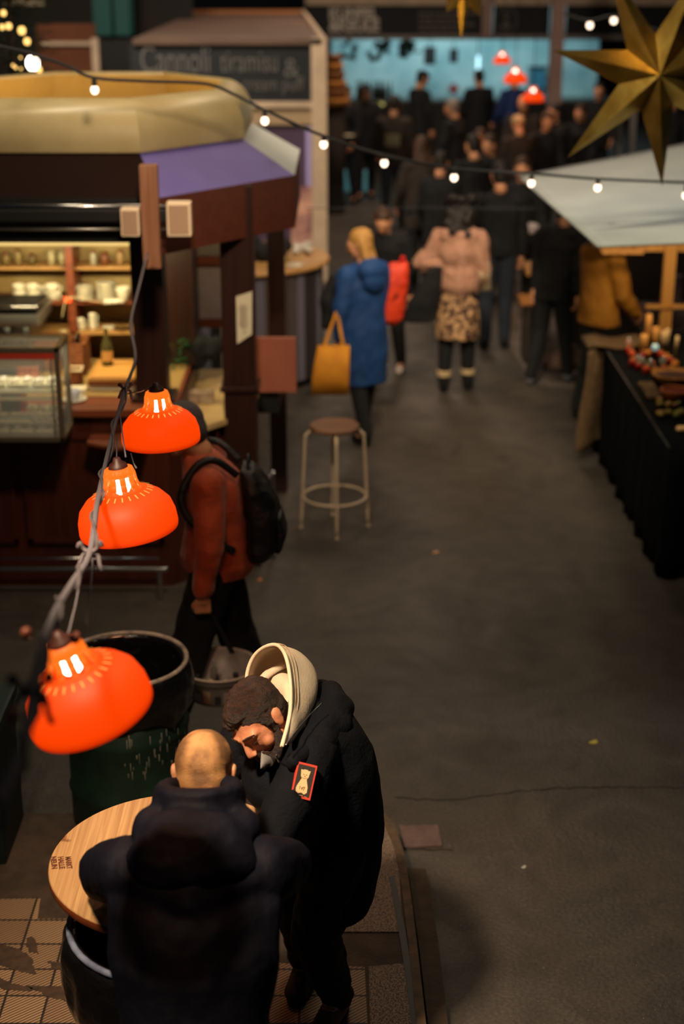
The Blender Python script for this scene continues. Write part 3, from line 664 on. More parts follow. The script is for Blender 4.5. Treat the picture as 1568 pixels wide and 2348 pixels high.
# parka
b = B()
secs = [((-.02, 4.50, .68), (0, .185, 0), (.13, 0, 0)), ((-.015, 4.48, .85), (0, .19, 0), (.145, 0, 0)), ((-.01, 4.47, 1.0), (0, .195, 0), (.155, 0, 0)), ((-.015, 4.45, 1.15), (0, .20, 0), (.15, 0, .01)), ((-.04, 4.43, 1.27), (0, .21, 0), (.145, 0, .03)), ((-.08, 4.42, 1.36), (0, .20, 0), (.12, 0, .05)), ((-.12, 4.41, 1.42), (0, .14, 0), (.09, 0, .05))]
b.loft(secs, 24); b.ell((-.20, 4.33, 1.27), (.13, .17, .12)); b.ell((-.24, 4.42, 1.36), (.10, .13, .09)); b.cap((-.13, 4.28, 1.36), (-.24, 4.50, 1.39), .09, .09)
for sh, el, wr in A2:
    b.cap((-.08, 4.42, 1.34), sh, .12, .088); b.chain([sh, sh.lerp(el, .5)+V((0, -.01, .012)), el], [.090, .084, .070]); b.cap(el, wr+V((.03, 0, 0)), .070, .05)
pk = b.blob('parka', NAVY, p2, .009, 3, disp=fold(.013, 7, 4, (1, 1, .8)))
# parka hood / thick collar folded on the shoulders
b = B()
for (x, y, Y, r) in ((752, 1590, 4.60, .050), (772, 1622, 4.50, .062), (760, 1660, 4.40, .07), (730, 1700, 4.28, .062), (702, 1725, 4.20, .036), (676, 1745, 4.12, .026), (740, 1580, 4.68, .04)):
    b.ell(at(x, y, Y=Y), (r, r, r*.8))
pts = [at(752, 1590, Y=4.60), at(772, 1622, Y=4.5), at(760, 1660, Y=4.4), at(728, 1702, Y=4.28), at(700, 1727, Y=4.20), at(672, 1748, Y=4.12)]
b.chain(pts, [.045, .058, .064, .050, .034, .024])
b.blob('parka_collar', NAVY, p2, .008, 3, disp=fold(.008, 12, 8))
b = B(); b.tube(smooth([at(738, 1612, Y=4.33), at(712, 1638, Y=4.27), at(680, 1675, Y=4.17), at(655, 1708, Y=4.08)]), .0022, 6); b.done('collar_zip', CHROME, p2, True, True)
b = B(); b.tube(smooth([at(633, 1730, Y=3.98), at(640, 1746, Y=3.98), at(657, 1757, Y=3.99)]), .003, 6); b.done('zip_pull', CHROME, p2, True, True)
for k, (hp, kn, an, to) in enumerate(LEG2):
    b = B(); b.chain([hp, kn, an], [.115, .088, .062]); b.blob('trouser_leg', BLACKC, p2, .010, 3, disp=fold(.010, 14, k))
    d_ = (to-an); d_.z = 0; d_.normalize(); sd = V((-d_.y, d_.x, 0)); foot = V((an.x, an.y, 0))
    b = B(); b.cap(foot+V((0, 0, .23)), foot+V((0, 0, .19)), .050, .048); b.cap(foot+V((0, 0, .185)), foot+d_*.12+V((0, 0, .172)), .046, .044); b.ell(foot+d_*.135+V((0, 0, .168)), (.047, .047, .036)); b.cap(foot-d_*.05+V((0, 0, .165)), foot+d_*.1+V((0, 0, .165)), .038, .042)
    bt = b.blob('boot', mat('tan_leather', (112, 74, 36), .6, c2=(84, 54, 28), scale=12, bump=.4, bscale=60) if k == 0 else mat('dark_suede', (58, 46, 30), .8, c2=(44, 34, 24), scale=14), p2, .007, 2)
    b = B(); o_ = [foot + d_*(.045+.135*math.cos(a)) + sd*(.046*math.sin(a))*(1+.15*math.cos(a)) for a in [i/24*2*math.pi for i in range(24)]]; b.prism([(q.x, q.y) for q in o_], .127, .148); b.done('sole', mat('boot_sole', (40, 30, 22), .8), bt)
    b = B()
    for i in range(4):
        c_ = foot+d_*(.03+.022*i)+V((0, 0, .232-.007*i)); b.tube([c_-sd*.022, c_+V((0, 0, .006)), c_+sd*.022], .003, 6)
    b.done('laces', mat('lace', (96, 84, 60), .8), bt, True)
# patch on the sleeve
p, n = surf(pk, 694, 1793, .004)
tocam = (V((0, 0, CAMZ))-p).normalized(); n = (n*.35+tocam*.65).normalized(); p = p+n*.010
up = V((math.sin(math.radians(15)), .351*math.cos(math.radians(15)), .936*math.cos(math.radians(15)))); up = (up - n*up.dot(n)).normalized(); right = up.cross(n)
if right.x < 0: right = -right
def Q(x, y, o=0): return p + right*x + up*y + n*o
W_, H_ = .031, .054
b = B(); b.extr([Q(-W_, -H_, -.020), Q(W_, -H_, -.020), Q(W_, H_, -.020), Q(-W_, H_, -.020)], n*.022); pt = b.done('sleeve_patch', mat('patch_red', (190, 52, 34), .7), p2, world=True)
b = B(); b.extr([Q(-W_*.84, -H_*.88, .002), Q(W_*.84, -H_*.88, .002), Q(W_*.84, H_*.88, .002), Q(-W_*.84, H_*.88, .002)], n*.0006); b.done('patch_ground', mat('patch_ground', (44, 36, 32), .9), pt)
BEARC = mat('patch_cream', (206, 174, 128), .8)
b = B(); o_ = [(-.022, -.036), (-.012, -.041), (0, -.037), (.012, -.041), (.021, -.034), (.020, -.018), (.013, -.002), (.010, .006), (.015, .012), (.0165, .022), (.019, .033), (.011, .032), (.006, .0345), (-.006, .0345), (-.011, .032), (-.019, .033), (-.0165, .022), (-.015, .012), (-.010, .006), (-.014, -.002), (-.021, -.016), (-.024, -.026)]
b.extr([Q((x-.001)*.80, y, .0026) for x, y in o_], n*.0008); b.done('embroidered_bear', BEARC, pt)
BRN = mat('patch_thread', (110, 66, 34), .8)
b = B()
for (x0, y0, x1, y1) in ((-.011, -.018, -.010, -.028), (-.003, -.026, .002, -.020), (-.004, -.021, -.001, -.029), (.006, -.020, .005, -.030), (.002, -.019, .010, -.020)):
    b.tube([Q(x0*.8, y0, .0036), Q(x1*.8, y1, .0036)], .0011, 5)
b.tube([Q(-.013+i*.0026, .010-.004*math.sin(i/8*math.pi)+.001, .0036) for i in range(9)], .0006, 5)
b.tube([Q(-.007, .020, .0036), Q(-.003, .018, .0036)], .0009, 5); b.tube([Q(.002, .018, .0036), Q(.006, .020, .0036)], .0009, 5); b.tube([Q(-.003, .013, .0036), Q(0, .015, .0036), Q(.001, .012, .0036)], .001, 5)
b.done('stitching', BRN, pt)
b = B()
for i in range(9): b.box(Q(-.021+i*.0032, -.0455, .003), (.0026, .002, .0012))
for i in range(3): b.box(Q(.012+i*.003, -.0465, .003), (.002, .001, .001))
b.done('patch_caption', BEARC, pt)

# ================================================================ walker in rust jacket with black backpack
RUST = mat('rust_cloth', (184, 82, 46), .7, c2=(160, 66, 36), scale=7, bump=.35, bscale=24, sheen=.2)
h3 = V((-.765, 6.92, 1.62)); R3 = headR((-.93, -.15, -.38), (-.35, 0, .93))
b = B(); head_prims(b, h3, R3, 1.0); b.cap(h3+R3@V((0, -.03, -.05)), (-.67, 6.95, 1.47), .052, .06)
b.loft([((-.62, 6.95, .93), (0, .15, 0), (.10, 0, 0)), ((-.60, 6.95, 1.15), (0, .14, 0), (.10, 0, 0)), ((-.62, 6.95, 1.35), (0, .17, 0), (.10, 0, 0)), ((-.66, 6.95, 1.46), (0, .10, 0), (.07, 0, 0))])
A3 = [(V((-.63, 6.77, 1.40)), V((-.625, 6.71, 1.11)), V((-.665, 6.71, .865))), (V((-.65, 7.13, 1.40)), V((-.60, 7.19, 1.11)), V((-.70, 7.19, .88)))]
for k, (sh, el, wr) in enumerate(A3):
    b.cap((-.64, 6.95, 1.38), sh, .07, .052); b.cap(sh, el, .048, .04); b.cap(el, wr, .038, .026)
hand(b, A3[0][2]+V((0, 0, -.005)), (-.06, 0, -1), (0, 1, 0), (-1, -.1, 0), 1.0, 72)
hand(b, A3[1][2], (-.06, 0, -1), (0, -1, 0), (-1, .1, 0), 1.0, 40)
LEG3 = [(V((-.62, 6.86, .93)), V((-.75, 6.85, .53)), V((-.87, 6.84, .11)), V((-1.0, 6.82, .05))), (V((-.62, 7.04, .93)), V((-.54, 7.04, .52)), V((-.40, 7.05, .14)), V((-.50, 7.04, .05)))]
for hp, kn, an, to in LEG3: b.cap(hp, kn, .08, .055); b.cap(kn, an, .055, .038); b.cap(an, to, .036, .025)
p3 = b.blob('person', SKIN, voxel=.007, sm=2, label='walker in rust jacket and grey hat, half behind the highest orange lamp', category='person')
b = B(); b.ell(h3+R3@V((0, -.02, .04)), (.092, .112, .098), R3, 20); b.ell(h3+R3@V((0, -.05, -.01)), (.085, .075, .09), R3, 20)
b.blob('hat', mat('grey_hat', (74, 66, 68), .95, bump=.5, bscale=50), p3, .009, 2)
b = B(); b.loft([((-.615, 6.95, .90), (0, .19, 0), (.165, 0, -.02)), ((-.605, 6.95, .96), (0, .20, 0), (.185, 0, -.02)), ((-.60, 6.95, 1.10), (0, .19, 0), (.165, 0, 0)), ((-.605, 6.95, 1.25), (0, .20, 0), (.165, 0, 0)), ((-.63, 6.95, 1.38), (0, .20, 0), (.14, 0, 0)), ((-.665, 6.95, 1.46), (0, .13, 0), (.10, 0, .01)), ((-.69, 6.95, 1.51), (0, .09, 0), (.08, 0, .01))], 24)
for sh, el, wr in A3: b.cap((-.64, 6.95, 1.38), sh, .10, .08); b.chain([sh, el, wr+V((0, 0, .03))], [.085, .070, .052])
b.blob('jacket', RUST, p3, .009, 3, disp=fold(.012, 10, 6, (1, 1, .7)))
for sh, el, wr in A3: b = B(); b.cyl(wr+V((.001, 0, .055)), wr+V((0, 0, -.005)), .048, .040, 20); b.done('cuff', mat('rust_knit', (104, 40, 24), .9, bump=.3, bscale=80), p3, True)
for k, (hp, kn, an, to) in enumerate(LEG3):
    b = B(); b.chain([hp, kn, an], [.115, .10, .095]); b.blob('trouser_leg', BLACKC, p3, .012, 3, disp=fold(.010, 9, k))
    b = B(); d_ = (to-an); d_.z = 0; d_.normalize(); f0 = V((an.x, an.y, 0)); b.cap(f0+V((0, 0, .05)), f0+d_*.15+V((0, 0, .04)), .048, .040); b.blob('shoe', BLACKM, p3, .01, 2)
b = B()
for dy in (-.19, .19):
    b.tube(smooth([V((-.50, 6.95+dy*.55, 1.42)), V((-.60, 6.95+dy*.72, 1.505)), V((-.69, 6.95+dy*.95, 1.48)), V((-.755, 6.95+dy*1.18, 1.34)), V((-.68, 6.95+dy*1.26, 1.20)), V((-.52, 6.95+dy*.95, 1.06))]), .019, 8)
BPK = mat('black_nylon', (16, 16, 19), .5, bump=.4, bscale=30)
bp_ = thing('backpack', 'black backpack worn on the back of the rust-jacketed walker', 'backpack', (-.40, 6.95, 1.0))
b.done('strap', BPK, bp_, True, True)
b = B(); b.loft([((-.405, 6.95, .985), (0, .15, 0), (.055, 0, 0), 3), ((-.39, 6.95, 1.04), (0, .17, 0), (.085, 0, 0), 3), ((-.385, 6.95, 1.2), (0, .165, 0), (.085, 0, 0), 3), ((-.42, 6.95, 1.34), (0, .15, 0), (.065, 0, 0), 3), ((-.455, 6.95, 1.43), (0, .11, 0), (.035, 0, 0), 3)], 28)
b.blob('pack_body', BPK, bp_, .01, 3, True, disp=fold(.012, 9, 3))
b = B(); b.loft([((-.31, 6.95, 1.02), (0, .12, 0), (.02, 0, 0), 3), ((-.295, 6.95, 1.1), (0, .125, 0), (.03, 0, 0), 3), ((-.305, 6.95, 1.2), (0, .11, 0), (.015, 0, 0), 3)], 24); b.blob('front_pocket', BPK, bp_, .01, 2, True)
b = B(); b.tube(smooth([V((-.45, 6.90, 1.43)), V((-.45, 6.93, 1.48)), V((-.45, 6.97, 1.48)), V((-.45, 7.0, 1.43))]), .008, 8); b.done('grab_handle', BPK, bp_, True, True)

# round tub carried by the walker
TUBM = mat('grey_tub', (150, 142, 138), .4, c2=(120, 114, 112), scale=12)
tc = V((-.60, 6.72, 0)); tz0, tz1, tr = .335, .485, .185
t = thing('carrying_tub', 'round grey-white tub with cups pictured on its side, hanging from the walker\'s hand', 'tub', tc+V((0, 0, tz0)))
b = B(); b.lathe([(.001, tz0), (tr*.86, tz0), (tr*.9, tz0+.01), (tr, tz1-.01), (tr+.008, tz1), (tr-.002, tz1+.002), (tr-.008, tz1-.006), (tr*.86, tz0+.014), (.001, tz0+.012)], tc, 48); tb = b.done('tub_wall', TUBM, t, True, True)
b = B(); b.tube([tc+V(((tr+.003)*math.cos(a/40*2*math.pi), (tr+.003)*math.sin(a/40*2*math.pi), tz1)) for a in range(40)], .006, 8, True); b.done('tub_rim', mat('tub_rim', (176, 160, 148), .4), t, True, True)
for k, a in enumerate((2.05, 1.25)):
    e_ = tc+V(((tr-.012)*math.cos(a), (tr-.012)*math.sin(a), tz1-.02)); s_ = V((-.668, 6.715, .80))
    b = B(); q0 = s_+V((.03*(1 if k else -1), .02, -.03)); w_ = V((.014, 0, 0)); b.extr([q0-w_*.6, q0+w_*.6, e_+w_, e_-w_], V((0, .004, 0))); b.done('carrying_strap', BPK, t, False, True)
# pictured cups on the wall of the tub
def tubp(a, z, o=.001):
    r = tr*.9 + (tr-tr*.9)*(z-tz0)/(tz1-tz0) + o; return tc+V((r*math.cos(a), r*math.sin(a), z))
for i, (a, w_, z0_, z1_, c) in enumerate(((-2.15, .045, .362, .405, (120, 134, 150)), (-1.86, .040, .355, .425, (176, 156, 130)), (-1.55, .032, .352, .400, (44, 46, 50)), (-1.28, .038, .356, .42, (150, 140, 130)), (-1.02, .03, .36, .41, (60, 62, 70)), (-1.6, .3, .44, .452, (70, 62, 58)))):
    b = B(); hw = w_/tr/2
    b.grid(lambda u, v: tubp(a-hw+2*hw*u, z0_+(z1_-z0_)*v, .0015), 12, 2); b.done('pictured_cup' if i < 5 else 'pictured_shelf', mat('pict%d' % i, c, .6), tb)
def jar(label, x, y, r, h, c, capc=None, name='jar', cat='jar'):
    b = B(); z = tz0+.014; b.lathe([(.001, z), (r, z), (r, z+h*.7), (r*.6, z+h*.82), (r*.55, z+h), (.001, z+h)], (tc.x+x, tc.y+y, 0), 16)
    o = b.done(name, c, None, True, True, label=label, category=cat, group='small containers standing in the carried tub')
    if capc: b = B(); b.lathe([(.001, h), (r*.6, h), (r*.6, h+.018), (.001, h+.018)], n=14); b.done('cap', capc, o, True)
    return o
REDM = mat('red_label', (190, 44, 26), .6); CLR = mat('hazy_glass', (150, 146, 140), .2, trans=.5); AMB = mat('amber_jar', (170, 130, 84), .4)
for i, (lb, x, y, r, h, c, cc) in enumerate((('hazy bottle at the left of the carried tub', -.10, -.07, .019, .10, CLR, BLACKM), ('red-labelled jar, left of the two red ones in the carried tub', -.035, -.10, .020, .085, REDM, CREAM), ('small dark bottle between the two red jars in the carried tub', -.005, -.06, .013, .11, BLACKM, None), ('red-labelled jar, right of the two red ones in the carried tub', .035, -.09, .016, .08, REDM, CREAM), ('tan jar in the right half of the carried tub', .085, -.06, .024, .10, AMB, BLACKM), ('clear tumbler at the far right of the carried tub', .125, .0, .022, .07, CLR, None), ('tall hazy bottle at the back of the carried tub', -.03, .03, .018, .13, CLR, None))):
    jar(lb, x, y, r, h, c, cc)

# ================================================================ bar stool
sc_ = V((-.05, 9.83, 0))
t = thing('bar_stool', 'bar stool with round wooden seat and cream bent-tube legs standing alone on the asphalt', 'stool', sc_)
b = B(); b.lathe([(.001, .715), (.158, .715), (.168, .722), (.168, .738), (.16, .745), (.001, .745)], sc_, 40); b.done('seat', m_wood('stool_seat', (96, 62, 38), (124, 84, 54), 1, 'X', .5), t, False, True)
CRT = mat('cream_tube', (196, 176, 150), .4)
for k in range(4):
    a = math.radians(-90+90*k+4); d = V((math.cos(a), math.sin(a), 0))
    b = B(); b.tube(smooth([sc_+d*.10+V((0, 0, .706)), sc_+d*.165+V((0, 0, .700)), sc_+d*.190+V((0, 0, .672)), sc_+d*.200+V((0, 0, .62)), sc_+d*.232+V((0, 0, .006))]), .0105, 10); b.cyl(sc_+d*.2325+V((0, 0, 0)), sc_+d*.2315+V((0, 0, .02)), .013); b.done('leg', CRT, t, True, True)
b = B(); b.tube([sc_+V((.215*math.cos(i/40*2*math.pi), .215*math.sin(i/40*2*math.pi), .235)) for i in range(40)], .009, 8, True); b.done('foot_ring', CRT, t, True, True)
# ================================================================ octagonal coffee kiosk
KC = V((-1.62, 10.1, 0))
def octa(k, z, dx=0): # corner points of the octagon scaled about its centre
    return [V((KC.x+x*k, KC.y+y*k, z)) for x, y in ((-.60, -1.5), (.60, -1.5), (1.33, -.62), (1.33, .60), (.60, 1.48), (-.60, 1.48), (-1.33, .60), (-1.33, -.62))]
def band(k0, z0, k1, z1, th, m, name, par, sides=range(8), out=True):
    A = octa(k0, z0); C_ = octa(k1, z1)
    for i in sides:
        j = (i+1) % 8; a, b_, c, d = A[i], A[j], C_[j], C_[i]; n = (b_-a).cross(d-a).normalized()
        bb = B(); bb.extr([a, b_, c, d], n*(-th)); yield bb.done(name, m, par, world=True)
t = thing('coffee_kiosk', 'octagonal dark wood coffee kiosk with a cream crown roof at the left', 'kiosk', (KC.x, KC.y, 0))
FRONT_D = mat('dark_fascia', (26, 12, 9), .9, spec=.1); PURP = mat('purple_lit_skirt', (92, 82, 152), .6, c2=(84, 72, 140), scale=3); FASC = m_wood('brown_fascia', (78, 36, 22), (92, 44, 28), .8, 'X', .5, False)
crown = mat('cream_crown', (186, 170, 128), .38, c2=(170, 152, 110), scale=3)
list(band(1.0, 2.20, 1.0, 2.45, .03, BLACKM, 'fascia_board', t, [0, 7, 6, 5, 4, 3]))
list(band(1.0, 2.13, 1.0, 2.45, .03, FASC, 'fascia_board', t, [1, 2]))
list(band(1.0, 2.45, .75, 2.655, .02, FRONT_D, 'skirt_panel', t, [0, 7, 6, 5]))
list(band(1.0, 2.45, .75, 2.655, .02, PURP, 'skirt_panel', t, [1]))  # purple light falling on this side is put into the panel's colour
list(band(1.0, 2.45, .75, 2.655, .02, mat('pale_skirt', (170, 176, 176), .5), 'skirt_panel', t, [2, 3, 4]))
b = B(); prof = [(.750, 2.642), (.764, 2.652), (.768, 2.68), (.766, 2.73), (.760, 2.775), (.749, 2.82), (.733, 2.86), (.712, 2.893), (.688, 2.918), (.662, 2.933), (.638, 2.94), (.624, 2.935), (.618, 2.92), (.63, 2.88), (.66, 2.80), (.69, 2.72), (.70, 2.65)]
prev = None; first = None
for k, z in prof:
    r_ = b.ring(octa(k, z))
    if prev: b.bridge(prev, r_)
    else: first = r_
    prev = r_
b.bridge(prev, first); cr = b.done('crown_ring', crown, t, world=True); cr.data.polygons.foreach_set('use_smooth', [True]*len(cr.data.polygons)); q = cr.modifiers.new('e', 'EDGE_SPLIT'); q.split_angle = math.radians(33)
b = B(); b.prism([(p.x, p.y) for p in octa(.70, 0)], 2.60, 2.66); b.done('roof_deck', mat('roof_deck', (200, 150, 60), .7), t, world=True)
point('kiosk_roof_lamp', (-1.75, 10.15, 2.80), 16, (1, .66, .20), .05)
# ceiling under the roof
b = B(); b.prism([(p.x, p.y) for p in octa(.98, 0)], 2.44, 2.46); b.done('canopy_ceiling', BLACKM, t, world=True)
# rails with a highlight across the front fascia
for z, r_ in ((2.425, .012), (2.30, .008)):
    b = B(); b.tube([at(-30, 0, Y=8.5)*0 + V((-2.1, 8.46, z)), V((-.97, 8.46, z))], r_, 8); b.done('awning_rail', CHROME if z > 2.4 else STEEL, t, True, True)
b = B(); b.box2((-2.1, 8.44, 2.34), (-.95, 8.52, 2.41), .01); b.done('awning_box', BLACKM, t, world=True)
# counter base
ZC = 1.165
base = [(-2.9, 8.82), (-1.06, 8.82), (-.58, 9.36), (-.58, 10.7), (-2.9, 10.7)]
b = B(); b.prism([(-2.9, 8.82), (-1.06, 8.82), (-.985, 8.90), (-.985, 10.2), (-2.9, 10.2)], 0, ZC-.04); b.done('counter_base', MAHOG, t, world=True)
b = B(); b.prism([(-2.9, 8.76), (-1.03, 8.76), (-1.0, 8.80), (-1.0, 9.96), (-2.9, 9.96)], ZC-.04, ZC); b.done('counter_top', MAHOG_L, t, world=True)
b = B(); b.prism([(-2.85, 9.05), (-1.02, 9.05), (-1.02, 9.93), (-2.85, 9.93)], ZC, ZC+.006); b.done('work_surface', mat('worktop', (150, 122, 72), .5), t, world=True)
for (x0, x1) in ((-2.6, -2.0), (-1.94, -1.42), (-1.36, -1.10)):
    b = B(); b.box2((x0, 8.80, .30), (x1, 8.822, 1.0), .006)
    for a, c in (((x0, .30), (x1, .33)), ((x0, .97), (x1, 1.0)), ((x0, .30), (x0+.03, 1.0)), ((x1-.03, .30), (x1, 1.0))): b.box2((a[0], 8.785, a[1]), (c[0], 8.805, c[1]))
    b.done('base_panel', MAHOG, t, world=True)
b = B(); b.prism([(-1.0, 8.92), (-.60, 9.38), (-.60, 10.3), (-1.0, 10.3)], 0, .96); b.done('side_base', MAHOG, t, world=True)
b = B(); b.prism([(-1.0, 8.86), (-.955, 8.86), (-.55, 9.34), (-.55, 10.32), (-1.0, 10.32)], .96, .995); b.done('side_top', mat('pale_counter', (188, 160, 108), .5, c2=(172, 144, 96), scale=6), t, world=True)
for i in range(7):
    p = V((-.985, 8.90, 0)).lerp(V((-.60, 9.36, 0)), (i+.5)/7); b = B(); b.box((p.x+.012, p.y-.012, .5), (.012, .012, .9), rot('Z', 50)); b.done('side_batten', MAHOG, t, world=True)
# chrome foot rail along the front and its brackets
b = B(); b.tube(smooth([V((-2.4, 8.60, .205)), V((-1.16, 8.60, .205)), V((-1.125, 8.60, .195)), V((-1.115, 8.60, .165)), V((-1.115, 8.60, .0))]), .016, 10); b.tube([V((-2.4, 8.66, .25)), V((-1.12, 8.66, .25))], .008, 8); b.done('foot_rail', CHROME, t, True, True)
# side rail near the stool
b = B(); b.tube(smooth([V((-.56, 9.50, .585)), V((-.50, 9.125, .585)), V((-.455, 9.27, .575)), V((-.447, 9.27, .55)), V((-.447, 9.27, 0))]), .015, 10); b.done('side_rail', CHROME, t, True, True)
# posts
POST = m_wood('post_wood', (34, 15, 10), (48, 22, 14), .8, 'Z', .4, False)
for (x, y, w_, z0) in ((-1.155, 9.03, .19, ZC), (-.635, 9.24, .20, 0), (-.46, 10.6, .12, 0), (-2.0, 10.9, .12, 0)):
    b = B(); b.box2((x-w_/2, y-w_/2, z0), (x+w_/2, y+w_/2, 2.44), .006)
    if z0 == 0 and w_ > .15: b.box2((x-w_/2-.02, y-w_/2-.02, 1.17), (x+w_/2+.02, y+w_/2+.02, 1.20), .004); b.box2((x-w_/2-.015, y-w_/2-.015, .0), (x+w_/2+.015, y+w_/2+.015, .14), .004)
    if z0: b.box2((x-w_/2-.03, y-w_/2-.03, z0), (x+w_/2+.04, y+w_/2+.03, z0+.03), .008)
    b.done('post', POST, t, world=True)
b = B(); b.box2((-1.095, 8.36, 2.10), (-1.00, 8.44, 2.66), .004); b.done('hanging_batten', m_wood('batten', (150, 104, 78), (120, 74, 48), 1, 'Z', .6), t, world=True)
# back panel, hatch and shelf seen through the side opening
b = B(); b.box2((-2.9, 10.16, 0), (-1.14, 10.2, 2.44)); b.done('back_panel', mat('back_panel', (160, 138, 92), .7, c2=(140, 116, 72), scale=5), t, world=True)
fr = at(400, 600, Y=10.55); b = B(); x0, x1 = at(405, 700, Y=10.6).x, at(520, 700, Y=10.6).x
z_a, z_b = at(450, 740, Y=10.6).z, at(450, 600, Y=10.6).z
for a, c in (((x0, 10.57, z_a-.03), (x1, 10.63, z_a+.03)), ((x0, 10.57, z_b-.02), (x1, 10.63, z_b+.04)), ((x0, 10.57, z_a), (x0+.09, 10.63, z_b))): b.box2(a, c, .004)
b.done('hatch_frame', MAHOG_L, t, world=True)
b = B(); b.box2((x0+.09, 10.60, z_a+.03), (x1, 10.62, z_b-.02)); b.done('hatch_panel', mat('pale_lilac_panel', (176, 164, 170), .7, c2=(150, 130, 120), scale=2), t, world=True)
b = B(); b.box2((x0, 10.57, z_b+.05), (x1-.02, 10.62, z_b+.16)); b.done('valance', mat('grey_valance', (120, 108, 92), .8), t, world=True)
# side hatch board
b = B(); b.box2(at(590, 900, Y=9.62), (at(680, 900, Y=9.62).x, 9.66, at(680, 775, Y=9.62).z), .004); b.done('side_hatch', mat('salmon_board', (150, 88, 70), .55, c2=(134, 74, 56), scale=3), t, world=True)
b = B(); b.box2(at(585, 948, Y=9.68), (at(640, 905, Y=9.68).x, 9.95, at(640, 900, Y=9.68).z), .004); b.done('hatch_bracket', BLACKM, t, world=True)
# shelves on the back panel
for z, d_, m_ in ((1.375, .30, OAK), (1.572, .28, MAHOG_L), (1.79, .22, OAK)):
    b = B(); b.box2((-2.85, 10.16-d_, z-.02), (-1.15, 10.16, z), .003); b.done('shelf', m_, t, world=True)
b = B(); b.box2((-1.15, 9.80, ZC), (-.97, 10.2, 2.44)); b.done('side_panel', POST, t, world=True)
b = B(); b.box2((-1.80, 9.86, ZC), (-1.75, 10.16, 2.0), .003); b.done('shelf_upright', MAHOG_L, t, world=True)
b = B(); b.box2((-2.6, 9.3, 2.05), (-1.2, 9.36, 2.09)); b.done('light_bar', m_glow('strip_glow', (255, 214, 130), 1.0), t, world=True)
area('kiosk_lamp', (-1.7, 9.30, 2.04), (-1.7, 9.9, 1.2), 1.1, 24, (1, .80, .42), 170, .08)
point('kiosk_lamp', (-.85, 9.9, 2.2), 8.0, (1, .78, .5), .05)
# little white speakers on the batten
for (x0, y0, x1, y1, lb) in ((280, 476, 320, 540, 'small white box left of the hanging batten on the kiosk front'), (385, 462, 438, 540, 'larger white box right of the hanging batten on the kiosk front')):
    a = at(x0, y1, Y=8.40); c = at(x1, y0, Y=8.40); b = B(); b.box2((a.x, 8.36, a.z), (c.x, 8.45, c.z), .012); o = b.done('speaker', mat('off_white_plastic', (220, 196, 168), .5), None, world=True, label=lb, category='speaker')
    b = B(); w_ = c.x-a.x; h_ = c.z-a.z
    b.box2((-w_*.4, -.0475, h_*.08), (w_*.4, -.0455, h_*.92)); b.done('speaker_grille', mat('grille', (160, 130, 108), .8), o)
# menu on the post
p = V((-.655, 9.325, 1.66)); a, c = at(545, 788, Y=9.125), at(580, 672, Y=9.125)
p = None; t2 = thing('paper_menu', 'long white printed menu sheet pinned to the dark kiosk post', 'menu', V((a.x, 9.12, a.z)))
b = B(); b.extr([V((a.x-.003, 9.115, a.z)), V((c.x-.012, 9.125, a.z+.06)), V((c.x-.006, 9.125, c.z+.01)), V((a.x-.003, 9.115, c.z-.02))], V((0, .004, 0))); b.done('sheet', PAPER, t2, False, True)
b = B()
for i in range(16):
    z = a.z+.10+(c.z-a.z-.16)*i/16; w_ = rnd.uniform(.03, .065); b.box((a.x+.040, 9.1165, z), (w_, .002, .0035), rot('Z', 9))
b.box((a.x+.045, 9.1165, a.z+.075), (.012, .002, .02)); b.done('printed_lines', mat('print_grey', (168, 158, 138), .8), t2, False, True)
# drop-leaf shelf on the counter front
b = B(); a = at(196, 985, Y=8.60); b.prism([(a.x, 8.62), (a.x+.18, 8.52), (a.x+.34, 8.56), (a.x+.36, 8.78), (a.x, 8.78)], .99, 1.008); b.done('drop_leaf', MAHOG_L, t, world=True)

# ---------------- crockery
def cup(loc, r, h, label, group, m=WHITE_C, rz=0, handle=True, name='cup'):
    b = B(); b.lathe([(.001, 0), (r*.55, 0), (r*.6, h*.06), (r*.85, h*.35), (r, h*.8), (r, h), (r*.94, h), (r*.9, h*.7), (r*.5, h*.12), (.001, h*.1)], n=20)
    o = b.done(name, m, None, True, label=label, category='cup', group=group); o.location = loc; o.rotation_euler[2] = rz
    if handle:
        b = B(); b.tube(smooth([V((r*.85, 0, h*.78)), V((r*1.35, 0, h*.85)), V((r*1.5, 0, h*.5)), V((r*1.2, 0, h*.22)), V((r*.75, 0, h*.25))]), r*.1, 6); b.done('handle', m, o, True)
    return o
S1, S2, S3 = 1.375, 1.572, 1.79
G1 = 'stacked white cups on the middle kiosk shelf'
def shx(px, py, z, Y): return (px-784)/FPX*(Y*math.cos(PITCH)+(CAMZ-z)*math.sin(PITCH))
for i, (px, lb) in enumerate(((46, 'leftmost'), (78, 'second'), (122, 'third'))):
    x = shx(px, 660, S2, 9.95)
    for k in range(2):
        c_ = cup((x, 9.93, S2+.048*k), .040 if i < 2 else .046, .058, '%s stack of white cups on the kiosk shelf, %s cup' % (lb, ('bottom', 'top')[k]), G1, rz=-.5+.25*k)
x = shx(100, 640, S2, 10.05); cup((x, 10.06, S2), .04, .058, 'white cup standing behind the stacks on the middle kiosk shelf', G1); cup((shx(284, 655, S2, 9.95), 9.92, S2), .045, .09, 'tall white cup at the right end of the middle kiosk shelf', G1, handle=False)
